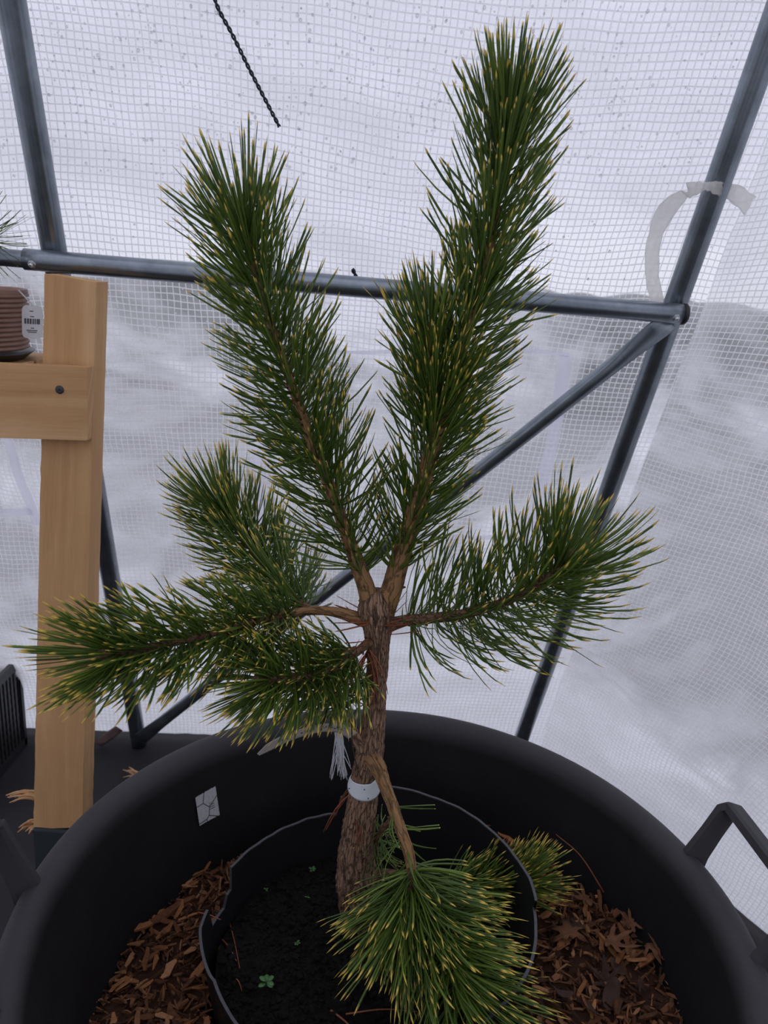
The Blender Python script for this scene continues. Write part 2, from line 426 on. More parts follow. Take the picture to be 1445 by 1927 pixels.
M_cleartag = m_trans('clear_pot_label', (0.75, 0.74, 0.74), 0.5, 0.3, 0.1)
def m_drop():
    k = N('water'); g = k.n('ShaderNodeBsdfGlass'); g.inputs['IOR'].default_value = 1.33; g.inputs['Roughness'].default_value = 0.0
    k.l(g.outputs[0], k.o.inputs[0]); return k.m
M_water = m_drop()
def m_ground_out():
    k = N('paved_yard'); o = k.obj(); a = k.noise(o, 3, 6, 0.6)
    return k.pbr(k.mixc(a, (0.14, 0.142, 0.14), (0.25, 0.25, 0.245)), 0.9)
M_yard = m_ground_out()
def m_sticker():
    k = N('cracked_paper_sticker'); uv = k.uv()
    v = k.n('ShaderNodeTexVoronoi', feature='DISTANCE_TO_EDGE'); v.inputs['Scale'].default_value = 1
    k.l(k.mapping(uv, (1.3, 1.7, 1), (0.33, 0.61, 0)), v.inputs[0])
    crack = k.ramp(v.outputs['Distance'], [(0.015, (0, 0, 0)), (0.03, (1, 1, 1))])
    s = k.n('ShaderNodeSeparateXYZ'); k.l(uv, s.inputs[0])
    bars = k.math('GREATER_THAN', k.math('SINE', k.math('MULTIPLY', s.outputs[1], 95)), 0.25)
    inx = k.math('MULTIPLY', k.math('GREATER_THAN', s.outputs[0], 0.58), k.math('LESS_THAN', s.outputs[0], 0.84))
    iny = k.math('MULTIPLY', k.math('GREATER_THAN', s.outputs[1], 0.30), k.math('LESS_THAN', s.outputs[1], 0.55))
    bars = k.math('MULTIPLY', bars, k.math('MULTIPLY', inx, iny))
    n_ = k.noise(uv, 9, 4, 0.7); dirt = k.ramp(n_, [(0.5, (0, 0, 0)), (0.8, (1, 1, 1))])
    c = k.mixc(k.math('MULTIPLY', dirt, 0.5), (0.42, 0.42, 0.43), (0.10, 0.095, 0.09))
    c = k.mixc(bars, c, (0.07, 0.07, 0.075)); c = k.mixc(crack, (0.02, 0.02, 0.02), c)
    return k.pbr(c, 0.7)
M_sticker = m_sticker()

# ------------------------------------------------------------------ the setting: greenhouse shell
FOOTL = atz(262, 1400, 0)                                    # foot of the left upright
PD = norm(RR @ -np.array([-226, -1796, -1445.0]))            # direction of both uprights, leaning in
FOOTR = atz(969, 1424, 0)
EX = norm(FOOTR-FOOTL)
NOUT = -np.cross(EX, PD); NOUT /= np.linalg.norm(NOUT)       # out through the side wall
def onwall(px, py, off=0.0):
    r = ray(px, py); P0 = FOOTL+NOUT*off
    return CAMP + r*(np.dot(P0-CAMP, NOUT)/np.dot(r, NOUT))
def st_of(P):
    d = P-FOOTL; a = np.array([EX, PD, NOUT]).T
    return np.linalg.solve(a, d)
CORNER_S = float(np.linalg.norm(FOOTR-FOOTL))+0.075
COVER_OFF = 0.036
def wav(a, b, k=0.0):
    n1 = noise.noise(Vector((a*2.1+k, b*2.6, 3.1+k)))
    n2 = noise.noise(Vector((a*7+b*5+k, b*11-a*3, 8.1)))
    n3 = noise.noise(Vector((a*30+k, b*16+a*9, 1.1)))
    return n1, n2, n3
def cover_pt(s, t, extra=0.0):
    n1, n2, n3 = wav(s, t)
    edge = min(1.0, max(0.0, (CORNER_S-s)/0.25))
    foot = min(1.0, max(0.0, t/0.25))
    dsp = (0.035*n1+0.010*n2)*edge*foot+0.0022*n3+0.018*(1-abs(edge))*0
    T = min(t, 1.72)
    P = FOOTL+EX*s+PD*T+NOUT*(COVER_OFF+extra+0.02*foot+dsp)
    if t > 1.72:                                             # bend over into the roof
        P = P+PD*(t-1.72)*0.9-np.array([0, 0.25, 0])*(t-1.72)
    return P
def uv_cover(s, t):
    n1, n2, n3 = wav(s*0.8+4, t*0.8)
    return (s+0.02*n1, t+0.035*n1+0.006*n2)
S0, S1, T1 = -1.35, CORNER_S, 1.95
me = grid_mesh(lambda a, b: cover_pt(S0+(S1-S0)*a, T1*b), 330, 260, 'wall_back', lambda a, b: uv_cover(S0+(S1-S0)*a, T1*b))
wall_back = link('wall_back', me, M_cover); tag(wall_back, 'white translucent reinforced mesh film side wall of the greenhouse behind the pine', 'wall', kind='structure')
E2 = norm([0.50, -0.866, 0])
N2 = np.cross(PD, E2); N2 = N2/np.linalg.norm(N2)
if N2[0] < 0: N2 = -N2
def end_pt(s, t, extra=0.0):
    n1, n2, n3 = wav(s+9, t, 5)
    e = min(1.0, s/0.22); foot = min(1.0, max(0.0, t/0.2))
    folds = 0.010*math.sin(s*19+t*3+2*n1)
    dsp = (0.040*n1+0.012*n2+folds)*e*foot+0.002*n3
    C = cover_pt(CORNER_S, t)
    return C+E2*s+N2*(dsp+0.03*math.sin(min(s, 0.5)/0.5*math.pi/2)*foot-extra)
ES1 = 2.4
me = grid_mesh(lambda a, b: end_pt(ES1*a**1.15, T1*b), 260, 240, 'wall_right', lambda a, b: (lambda s, t, n1: (s+0.015*n1, t+0.03*n1))(ES1*a**1.15, T1*b, noise.noise(Vector((a*4, b*5, 2)))))
wall_right = link('wall_right', me, M_cover); tag(wall_right, 'white translucent mesh film end wall to the right of the black tub', 'wall', kind='structure')
# roof, other walls of the tunnel (out of frame, they shape the light)
def roofp(a, b):
    x0 = cover_pt(S0+(S1+1.4-S0)*a, T1)
    if S0+(S1+1.4-S0)*a > S1: x0 = cover_pt(S1, T1)+EX*(S0+(S1+1.4-S0)*a-S1)
    ang = b*math.pi*0.93
    return x0+np.array([0, -1.15*(1-math.cos(ang))*1.0, 0.42*math.sin(ang)*1.0])
me = grid_mesh(roofp, 60, 40, 'ceiling', lambda a, b: (a*4.0, b*3.0))
tag(link('ceiling', me, M_cover), kind='structure')
RB = cover_pt(S0, T1)
me = grid_mesh(lambda a, b: np.array([S0-0.62, 1.75-3.4*a, 2.1*b]), 40, 30, 'wall_left', lambda a, b: (3.4*a, 2.1*b))
tag(link('wall_left', me, M_cover), kind='structure')
me = grid_mesh(lambda a, b: np.array([S0-0.6+4.4*a, -1.35, 2.1*b]), 40, 30, 'wall_front', lambda a, b: (4.4*a, 2.1*b))
tag(link('wall_front', me, M_cover), kind='structure')
def floorp(a, b):
    y = -1.4+3.22*b; x = -2.1+(2.1+min(2.3, 0.50+(1.80-y)*0.577))*a
    return np.array([x, y, 0.004*noise.noise(Vector((x*5, y*5, 0)))+0.003*noise.noise(Vector((x*17, y*13, 4)))-0.003])
tag(link('floor', grid_mesh(floorp, 120, 90, 'floor'), M_fabric), 'black woven ground fabric under the tub', 'floor', kind='structure')
g = Geo(); g.box((0, 3, -0.12), (14, 14, 0.05)); tag(link('ground', g.mesh('ground'), M_yard, smooth=False), kind='structure')

def hedgep(a, b):
    ang = math.radians(-75+150*a); r = 8.5+0.5*noise.noise(Vector((a*22, b*3, 0)))
    top = 1.22+0.06*noise.noise(Vector((a*7, 0, 3)))+0.05*noise.noise(Vector((a*30, 0, 9)))
    return np.array([r*math.sin(ang), r*math.cos(ang)+1.5*max(0, b-0.6), -0.07+top*min(b/0.6, 1)+0.12*noise.noise(Vector((a*40, b*8, 5)))])
tag(link('hedge', grid_mesh(hedgep, 260, 24, 'hedge'), m_simple('grey_green_hedge', (0.14, 0.15, 0.135), 0.9, 0, 3, 0.5)), kind='structure')

# sewn hems of the two window panels
def strip(name, pts, width, label, end=False):
    """flat folded strip along wall pixels, following the cover"""
    P = []
    for (x, y) in pts: P.append(st_of(onwall(x, y, COVER_OFF+0.02))[:2])
    path = smoothpath(np.array(P), 60)
    rows = []
    d = np.gradient(path, axis=0); d /= np.linalg.norm(d, axis=1)[:, None]
    for i, (s, t) in enumerate(path):
        nrm = np.array([-d[i][1], d[i][0]])
        wob = 1+0.12*noise.noise(Vector((i*0.15, len(pts), 0)))
        for kx, ex in ((-1, 0.0035), (-0.6, 0.0065), (0.6, 0.0065), (1, 0.0035)):
            q = np.array([s, t])+nrm*kx*width/2*wob
            rows.append(cover_pt(q[0], q[1], -ex))
    fs = [(i*4+j, i*4+j+1, i*4+j+5, i*4+j+4) for i in range(59) for j in range(3)]
    o = link(name, mesh_from(name, rows, fs), M_hem)
    return tag(o, label, 'trim', kind='structure')
strip('trim_1', [(-60, 640), (12, 818), (40, 900), (70, 985)], 0.020, 'lavender folded hem of the film running down left of the wooden post')
strip('trim_2', [(-200, 972), (-80, 968), (62, 962)], 0.020, 'pale horizontal hem of the film left of the wooden post')
strip('trim_3', [(482, 640), (480, 760), (484, 880), (492, 985)], 0.024, 'lavender upright hem strip behind the left pine shoot')
strip('trim_4', [(560, 662), (740, 664), (900, 667), (1072, 672)], 0.008, 'thin horizontal hem above the window panel')
strip('trim_5', [(1066, 672), (1048, 780), (1020, 900), (985, 1010)], 0.026, 'lavender upright hem strip left of the right upright')
strip('trim_6', [(490, 985), (680, 990), (860, 1000), (985, 1006)], 0.013, 'horizontal hem below the window panel behind the pine')

# ------------------------------------------------------------------ tubular frame
frame = empty('greenhouse_frame', FOOTL, 'grey galvanised steel tube frame with uprights, crossbar and diagonal brace behind the pine', 'frame')
def pipe(name, a, b, r, lab=None, seg=28, mat=None):
    path = np.linspace(a, b, 40)
    v, f, u = tube(path, r, seg)
    o = link(name, mesh_from(name, v, f, u), mat or M_galv, frame)
    if lab: o['label'] = lab
    return o
RP = 0.0190
pipe('upright', FOOTL, FOOTL+PD*1.9, RP)
up_r = pipe('upright', FOOTR, FOOTR+PD*1.9, RP)
XO = -(RP+0.0155)
cl = onwall(62, 489, XO); cr_ = onwall(1284, 591, XO)
cbd = norm(cr_-cl)
bar = pipe('crossbar', cl-cbd*0.012, cr_, 0.0158)
barl = pipe('crossbar', cl-cbd*0.9, cl+cbd*0.01, 0.0128, 'thinner left length of the crossbar slid into the other')
v, f, u = tube([cr_-cbd*0.001, cr_+cbd*0.004, cr_+cbd*0.006], [0.0166, 0.0166, 0.0150], 28)
cap = link('end_cap', mesh_from('end_cap', v, f, u), M_blackcap, bar); cap['label'] = 'black end cap'
def bolt(px, py, off):
    c = onwall(px, py, off); d = norm(CAMP-c)
    ax = -NOUT
    v, f, u = tube([c-ax*0.012, c+ax*0.001, c+ax*0.0015], [0.0062, 0.0062, 0.005], 6)
    G = Geo(); G.add(v, f, u)
    v, f, u = tube([c-ax*0.004, c+ax*0.006, c+ax*0.0075], [0.0035, 0.0035, 0.002], 14); G.add(v, f, u)
    o = link('bolt', G.mesh('bolt'), M_bolt, bar, smooth=False)
    o['label'] = 'shiny bolt'
bolt(1272, 598, XO-0.0150); bolt(60, 497, XO-0.0150)
# diagonal brace: round tube flattened at both ends
ba = onwall(1258, 604, -0.028); bb = onwall(262, 1392, -0.024)
path = np.linspace(ba, bb, 60)
T_, N_, B_ = frames(path)
vv, ff, uu = [], [], []
for i, p in enumerate(path):
    e = min(1, min(i, 59-i)/5.0); e = e*e*(3-2*e)
    flat, wide = 0.0028+(0.0138-0.0028)*e, 0.0205+(0.0138-0.0205)*e
    nn = NOUT-T_[i]*np.dot(NOUT, T_[i]); nn /= np.linalg.norm(nn); bbn = np.cross(T_[i], nn)
    for j in range(24):
        a = 2*math.pi*j/24; vv.append(p+nn*flat*math.cos(a)+bbn*wide*math.sin(a)); uu.append((a*0.014, i*0.02))
for i in range(59):
    for j in range(24):
        ff.append((i*24+j, i*24+(j+1) % 24, (i+1)*24+(j+1) % 24, (i+1)*24+j))
ff += [tuple(range(23, -1, -1)), tuple(59*24+j for j in range(24))]
link('diagonal_brace', mesh_from('diagonal_brace', vv, ff, uu), M_galv, frame)
# dark rubber foot at the right upright
v, f, u = tube([FOOTR+PD*0.0, FOOTR+PD*0.05, FOOTR+PD*0.062], [0.034, 0.030, 0.024], 20)
o = link('rubber_foot', mesh_from('rubber_foot', v, f, u), M_blackcap, frame); o['label'] = 'black rubber foot'

# ------------------------------------------------------------------ ribbon tie on the right upright
def ribbon(name, pts, width, mat, wdir, thick=0.0008, n=90, wobble=0.0, parent=None):
    P = smoothpath(np.array(pts), n); T = np.gradient(P, axis=0); T /= np.linalg.norm(T, axis=1)[:, None]
    vv, ff, uu = [], [], []
    for i, p in enumerate(P):
        wd = wdir(i/(n-1)) if callable(wdir) else np.asarray(wdir)
        wd = wd-T[i]*np.dot(wd, T[i]); wd /= np.linalg.norm(wd); nn = np.cross(T[i], wd)
        ww = width(i/(n-1)) if callable(width) else width
        for k in range(7):
            x = k/6-0.5
            z = wobble*noise.noise(Vector((i*0.22, k*0.8, 3)))
            for sgn in (1, -1):
                e = wobble*0.8*noise.noise(Vector((i*0.3, x*9, 7)))
                vv.append(p+wd*(x*ww+e)+nn*(z+sgn*thick/2)); uu.append((x, i/n))
    for i in range(n-1):
        for k in range(6):
            a = i*14+k*2
            ff.append((a, a+2, a+16, a+14)); ff.append((a+1, a+15, a+17, a+3))
        a = i*14; ff.append((a, a+14, a+15, a+1)); a = i*14+12; ff.append((a, a+1, a+15, a+14))
    ff.append((0, 1, 3, 2)); 
    return link(name, mesh_from(name, vv, ff, uu), mat, parent)
tpts = [onwall(1238, 575, 0.02), onwall(1226, 510, 0.022), onwall(1234, 440, 0.02), onwall(1258, 392, 0.01), onwall(1290, 362, -0.008), onwall(1318, 352, -0.0225), onwall(1336, 351, -0.0245), onwall(1356, 355, -0.020)]
e1 = end_pt(0.05, 1.36, 0.012)
tpts += [onwall(1385, 366, 0.0), onwall(1412, 388, 0.02)]
tie = ribbon('ribbon_tie', tpts, lambda t: 0.021-0.009*math.exp(-((t-0.62)/0.13)**2)+0.010*math.exp(-((t-0.36)/0.12)**2)+0.008*max(0, t-0.8)*5, M_tie, lambda t: np.array([0.05, -0.3, 1.0]) if t > 0.45 else np.array([1.0, -0.2, 0.7*t]), wobble=0.0022)
tag(tie, 'clear grubby plastic ribbon tie wrapped over the right upright', 'tie')

# black cord laced down the side wall
def cord(pts, name, label, r=0.0022):
    P = []
    for x, y in pts:
        s, t, _ = st_of(onwall(x, y, COVER_OFF+0.02)); P.append(cover_pt(s, t, -0.0055))
    P = smoothpath(np.array(P), 260); T, Nn, B = frames(P); G = Geo()
    L = np.r_[0, np.cumsum(np.linalg.norm(np.diff(P, axis=0), axis=1))]
    for ph in (0, math.pi):
        q = np.array([P[i]+0.0016*(math.cos(L[i]*330+ph)*Nn[i]+math.sin(L[i]*330+ph)*B[i]) for i in range(len(P))])
        v, f, u = tube(q, r*0.75, 8); G.add(v, f, u)
    return tag(link(name, G.mesh(name), M_cord), label, 'cord')
cord([(396, -40), (410, 10), (440, 65), (470, 125), (500, 180), (528, 232)], 'twisted_cord', 'black twisted cord running down the film from the top edge, above the left pine shoot', 0.0019)
cord([(664, 496), (672, 515), (680, 530)], 'cord_end', 'short black cord end poking through the film just above the crossbar', 0.0026)

# condensation
def droplets():
    bm = bmesh.new(); bmesh.ops.create_icosphere(bm, subdivisions=1, radius=1.0)
    bv = np.array([v.co[:] for v in bm.verts]); bf = [[v.index for v in f.verts] for f in bm.faces]; bm.free()
    V_, F_ = [], []
    rg = random.Random(3); cnt = 0
    while cnt < 1500:
        px, py = rg.uniform(-60, 1500), rg.uniform(-60, 640)
        dens = 1.0 if py < 330 else 0.35
        if px > 1180: dens *= 0.5
        if rg.random() > dens: continue
        s, t, _ = st_of(onwall(px, py, COVER_OFF+0.02))
        if s > CORNER_S-0.02: continue
        c = cover_pt(s, t, -0.0006); r = rg.choice((0.0008, 0.001, 0.0012, 0.0015, 0.0019, 0.0023))*rg.uniform(0.8, 1.2)
        ax = np.array([EX, PD*rg.uniform(0.9, 1.3), -NOUT*0.6])
        V_.append(c+(bv*r)@ax); F_ += [[i+cnt*len(bv) for i in f] for f in bf]; cnt += 1
    for _ in range(500):
        s, t = rg.uniform(0.05, 1.2), rg.uniform(0.4, 1.9); c = end_pt(s, t, 0.0006); r = rg.uniform(0.0007, 0.0014)
        V_.append(c+(bv*r)); F_ += [[i+cnt*len(bv) for i in f] for f in bf]; cnt += 1
    o = link('water_droplets', mesh_from('water_droplets', np.vstack(V_), F_), M_water)
    tag(o, 'fine water droplets of condensation clinging to the upper film walls', 'droplets', kind='stuff')
droplets()

# ------------------------------------------------------------------ wooden bench end
YB, YF = 1.13, 1.05
ptop_l, ptop_r = at(84, 515, YB), at(181, 531, YB)
pbot_l, pbot_r = at(63, 1560, YF), at(154, 1557, YF)
bench = empty('wooden_bench', (pbot_l+pbot_r)/2, 'pale rough-sawn wooden bench end with upright post and screwed-on crosspiece at left', 'bench')
DP = np.array([0.0, 0.046, 0.0])
def plank(corners, depth, name, grain):
    c = [np.asarray(x) for x in corners]   # front face: four corners in order, subdivided
    nu, nv = 6, 60
    vv, ff, uu = [], [], []
    for layer in (0, 1):
        for j in range(nv+1):
            for i in range(nu+1):
                a, b = i/nu, j/nv
                p = (c[0]*(1-a)+c[1]*a)*(1-b)+(c[3]*(1-a)+c[2]*a)*b
                e = 0.0009*noise.noise(Vector((p[0]*90, p[2]*90, layer*3+grain)))
                p = p+depth*layer+np.array([e if i in (0, nu) else 0, e*0.4, 0])
                vv.append(p)
                L1 = np.linalg.norm(c[1]-c[0]); L2 = np.linalg.norm(c[3]-c[0])
                uu.append((a*L1+layer*0.055+grain, b*L2))
    K = (nu+1)*(nv+1)
    for j in range(nv):
        for i in range(nu):
            p = j*(nu+1)+i
            ff.append((p, p+1, p+nu+2, p+nu+1)); ff.append((K+p, K+p+nu+1, K+p+nu+2, K+p+1))
        p = j*(nu+1); ff.append((p, p+nu+1, K+p+nu+1, K+p)); p += nu; ff.append((p, K+p, K+p+nu+1, p+nu+1))
    for i in range(nu):
        ff.append((i, K+i, K+i+1, i+1)); p = nv*(nu+1)+i; ff.append((p, p+1, K+p+1, K+p))
    me = mesh_from(name, vv, ff, uu)
    bm = bmesh.new(); bm.from_mesh(me); bmesh.ops.recalc_face_normals(bm, faces=bm.faces); bm.to_mesh(me); bm.free()
    return link(name, me, M_wood, bench, smooth=False)
plank([ptop_l, ptop_r, pbot_r, pbot_l], DP, 'post', 0.0)
YC = YB-0.037
cx = [at(165, 692, YC), at(-420, 668, YC-0.02), at(-420, 812, YC-0.02), at(164, 829, YC)]
plank([cx[0], cx[3], cx[2], cx[1]], np.array([0, 0.0225, 0]), 'crosspiece', 0.37)
sc = at(113, 733, YC-0.0005)
G = Geo(); v, f, u = tube([sc+np.array([0, 0.004, 0]), sc-np.array([0, 0.0022, 0]), sc-np.array([0, 0.0028, 0])], [0.0062, 0.0060, 0.0048], 24); G.add(v, f, u)
screw = link('screw', G.mesh('screw'), M_screw, bench); screw['label'] = 'dark cross-head screw'
G = Geo()
for ax in ((1, 0, 0), (0, 0, 1)):
    h = [0.0034, 0.0006, 0.0009] if ax[0] else [0.0009, 0.0006, 0.0034]
    G.box(sc-np.array([0, 0.0026, 0]), h)
o = link('screw_recess', G.mesh('screw_recess'), M_print, screw, smooth=False)
# shelf boards behind the crosspiece that carry the planter
ztop = cx[0][2]-0.010
shelf = Geo(); 
for k in range(2): shelf.box((-0.97, YB+0.045+k*0.105, ztop-0.014), (0.40, 0.048, 0.011))
bevelled('shelf_boards', shelf, M_wood, bench, 0.001, 1)
# dark block under the post
pc = (pbot_l+pbot_r)/2; hz = pc[2]/2
G = Geo(); G.box((pc[0]+0.004, YF+0.024, hz-0.001), (0.044, 0.030, hz))
o = bevelled('base_block', G, M_block, None, 0.003); tag(o, 'dark slate-coloured base block that carries the foot of the wooden post', 'block')

# splintered wood on the floor by the post
def splinters(name, px, py, z, n, L, spread, ang, label):
    base = at(px, py, YF+0.02) if z > 0.3 else atz(px, py, z); G = Geo(); rg = random.Random(int(px*7+py))
    for i in range(n):
        a = ang+rg.uniform(-spread, spread); l = L*rg.uniform(0.5, 1.0)
        d = np.array([math.cos(a), math.sin(a)*0.8, rg.uniform(-0.05, 0.25)])
        st = base+np.array([rg.uniform(-.008, .008), rg.uniform(-.008, .008), rg.uniform(0, .008)])
        pth = smoothpath(np.array([st, st+d*l*0.5+np.array([0, 0, 0.004]), st+d*l]), 8)
        v, f, u = tube(pth, np.linspace(0.0034, 0.0007, 8)*rg.uniform(0.6, 1.2), 5); G.add(v, f, u)
    tag(link(name, G.mesh(name), M_straw, smooth=False), label, 'splinters')
splinters('wood_splinters', 64, 1500, 0.4, 16, 0.045, 0.35, math.radians(212), 'frayed bundle of pale wood splinters sticking out left of the post foot')
splinters('wood_splinters', 66, 1553, 0.4, 11, 0.035, 0.45, math.radians(245), 'small torn tuft of wood splinters at the very bottom corner of the post')
splinters('wood_splinters', 262, 1462, 0.006, 7, 0.05, 0.6, math.radians(160), 'brown shreds of bark lying on the black fabric behind the tub rim')

def thin_leaf(name, c, outline, ax, ay, nrm, mat, label, cat, curl=0.3, size=0.03, seed=1, stem=False):
    vv = [c]; ff = []; n = len(outline)
    for lay, rr in ((1, 0.5), (2, 1.0)):
        for (x, y) in outline:
            r = math.hypot(x, y)*rr
            z = curl*r*r+0.18*noise.noise(Vector((x*rr*2+seed, y*rr*2, seed)))
            vv.append(c+(ax*x*rr+ay*y*rr+nrm*z)*size)
    for i in range(n):
        j = (i+1) % n
        ff.append((0, 1+i, 1+j)); ff.append((1+i, 1+n+i, 1+n+j, 1+j))
    me = mesh_from(name, vv, ff); o = link(name, me, mat)
    m = o.modifiers.new('thickness', 'SOLIDIFY'); m.thickness = 0.0005
    return tag(o, label, cat)
o = thin_leaf('paper_scrap', atz(205, 1385, 0.03), [(-1, -.35), (0, -.42), (1, -.35), (1, .35), (0, .4), (-1, .35)], norm([0.65, 0.1, 0.55]), norm([0.5, 0.3, -0.6]), norm([0, -1, .4]), M_brownleaf, 'brown torn scrap standing against the bottom of the film left of the upright', 'scrap', 0.1, 0.036)

# ------------------------------------------------------------------ ribbed planter, seedling and its tag
pY = 1.21
pcx = at(-85, 600, pY)[0]
pb = ztop-0.002
z_top = at(30, 545, pY)[2]
planter = empty('ribbed_planter', (pcx, pY, pb), 'brown plastic planter with horizontal ribs on the bench at the left edge', 'planter')
Hh = z_top-pb-0.012
def lathe(profile, c, seg=72, mod=None):
    vv, ff, uu = [], [], []
    for i, (r, z) in enumerate(profile):
        for j in range(seg):
            a = 2*math.pi*j/seg; rr, zz = (r, z) if mod is None else mod(a, r, z, i)
            vv.append((c[0]+rr*math.cos(a), c[1]+rr*math.sin(a), c[2]+zz)); uu.append((a*r, z))
    for i in range(len(profile)-1):
        for j in range(seg):
            k = (j+1) % seg
            ff.append((i*seg+j, i*seg+k, (i+1)*seg+k, (i+1)*seg+j))
    return vv, ff, uu
rr0 = at(43, 600, pY)[0]-pcx
prof = [(0.001, 0.004), (rr0*0.96-0.002, 0.004)]
nrib = 12
for k in range(nrib):
    z0 = 0.004+Hh*0.90*k/nrib; dz = Hh*0.90/nrib; rb = rr0*(0.955+0.035*k/nrib)
    prof += [(rb-0.003, z0), (rb+0.0025, z0+dz*0.25), (rb+0.0025, z0+dz*0.7), (rb-0.003, z0+dz*0.98)]
prof += [(rr0*0.995, Hh*0.905), (rr0*1.0, Hh*0.93), (rr0*1.0, Hh*0.99), (rr0*0.985, Hh), (rr0*0.93, Hh*0.99), (rr0*0.90, Hh*0.85), (rr0*0.90, 0.02), (0.001, 0.02)]
v, f, u = lathe(prof, (pcx, pY, pb+0.012), 96)
link('pot_wall', mesh_from('pot_wall', v, f, u), M_terra, planter)
v, f, u = lathe([(0.001, 0.0), (rr0*0.9, 0.0), (rr0*1.02, 0.010), (rr0*1.05, 0.013), (rr0*1.02, 0.014), (rr0*0.9, 0.005), (0.001, 0.005)], (pcx, pY, pb), 72)
o = link('saucer', mesh_from('saucer', v, f, u), M_saucer, planter); o['label'] = 'black saucer'
v, f, u = lathe([(0.001, Hh*0.93), (rr0*0.5, Hh*0.93), (rr0*0.905, Hh*0.90)], (pcx, pY, pb+0.012), 48)
o = link('soil', mesh_from('soil', v, f, u), M_soil, planter); o['kind'] = 'stuff'

# hanging clear label with printed lines
tc_ = at(61, 606, pY-0.03)
lab = empty('pot_label', tc_, 'clear plastic pot label with printed barcode hanging beside the ribbed planter', 'label')
def rrect(w_, h_, r_, n=6):
    o_ = []
    for cx_, cy_, a0 in ((w_-r_, h_-r_, 0), (-w_+r_, h_-r_, 90), (-w_+r_, -h_+r_, 180), (w_-r_, -h_+r_, 270)):
        for k in range(n+1):
            a = math.radians(a0+90*k/n); o_.append((cx_+r_*math.cos(a), cy_+r_*math.sin(a)))
    return o_
TX, TY = norm([1, -0.1, 0.02]), norm([0.06, 0, 1])
TN = np.cross(TX, TY)
ol = rrect(0.0165, 0.0245, 0.008)
vv = [tc_+TX*x+TY*y+TN*0.0004*s for s in (1, -1) for x, y in ol]; n_ = len(ol)
ff = [tuple(range(n_)), tuple(range(2*n_-1, n_-1, -1))]+[(i, n_+i, n_+(i+1) % n_, (i+1) % n_) for i in range(n_)]
link('tag_sheet', mesh_from('tag_sheet', vv, ff), M_cleartag, lab, smooth=False)
G = Geo(); rg = random.Random(4)
x = -0.012
while x < 0.012:
    wd = rg.choice((0.0003, 0.0006, 0.0009)); G.box(tc_+TX*x+TY*0.001+TN*0.0008, (wd, 0.0002, 0.004), (TX, TN, TY)); x += wd*2+rg.uniform(0.0005, 0.0012)
for (y, h0, h1) in ((0.008, -.003, .003), (0.016, -.004, .002), (-0.009, -.002, .003), (-0.0125, -.009, .008), (-0.015, -.007, .007)):
    G.box(tc_+TX*(h0+h1)/2+TY*y+TN*0.0008, ((h1-h0)/2, 0.0002, 0.0006), (TX, TN, TY))
o = link('print', G.mesh('print'), M_print, lab, smooth=False); o['label'] = 'printed barcode and text lines'
v, f, u = tube(smoothpath(np.array([tc_+TY*0.024, tc_+TY*0.035-TX*0.01, tc_+TY*0.045-TX*0.024+np.array([0, 0.005, 0])]), 12), 0.0011, 6)
link('tag_stalk', mesh_from('tag_stalk', v, f, u), M_cleartag, lab)

# black slatted crate on the floor at the left edge
cr0 = at(18, 1352, 1.42); ch = cr0[2]
crate = empty('slatted_crate', (cr0[0]-0.262, 1.55, 0), 'black plastic slatted crate on the floor at the left edge', 'crate')
G = Geo(); cxx, cyy = cr0[0]-0.262, 1.55
for (z, hh) in ((ch-0.012, 0.012), (0.012, 0.010)):
    G.box((cxx, cyy-0.13, z), (0.16, 0.005, hh)); G.box((cxx, cyy+0.13, z), (0.16, 0.005, hh))
    G.box((cxx-0.155, cyy, z), (0.005, 0.13, hh)); G.box((cxx+0.155, cyy, z), (0.005, 0.13, hh))
G.box((cxx, cyy, 0.006), (0.15, 0.125, 0.004))
for sx_ in (-1, 1):
    for sy_ in (-1, 1): G.box((cxx+sx_*0.154, cyy+sy_*0.13, ch/2), (0.006, 0.006, ch/2))
link('crate_frame', G.mesh('crate_frame'), M_crate, crate, smooth=False)
G = Geo()
for k in range(19):
    x = cxx-0.15+0.0166*k
    G.box((x, cyy-0.128, ch/2), (0.004, 0.003, ch/2-0.01)); G.box((x, cyy+0.128, ch/2), (0.004, 0.003, ch/2-0.01))
for k in range(16):
    y = cyy-0.125+0.0166*k
    G.box((cxx-0.153, y, ch/2), (0.003, 0.004, ch/2-0.01)); G.box((cxx+0.153, y, ch/2), (0.003, 0.004, ch/2-0.01))
nb = 9
for k in range(nb):
    z = 0.03+(ch-0.05)*k/nb
    G.box((cxx, cyy-0.126, z), (0.154, 0.002, 0.004)); G.box((cxx, cyy+0.126, z), (0.154, 0.002, 0.004))
    G.box((cxx-0.151, cyy, z), (0.002, 0.128, 0.004)); G.box((cxx+0.151, cyy, z), (0.002, 0.128, 0.004))
link('crate_lattice', G.mesh('crate_lattice'), M_crate, crate, smooth=False)

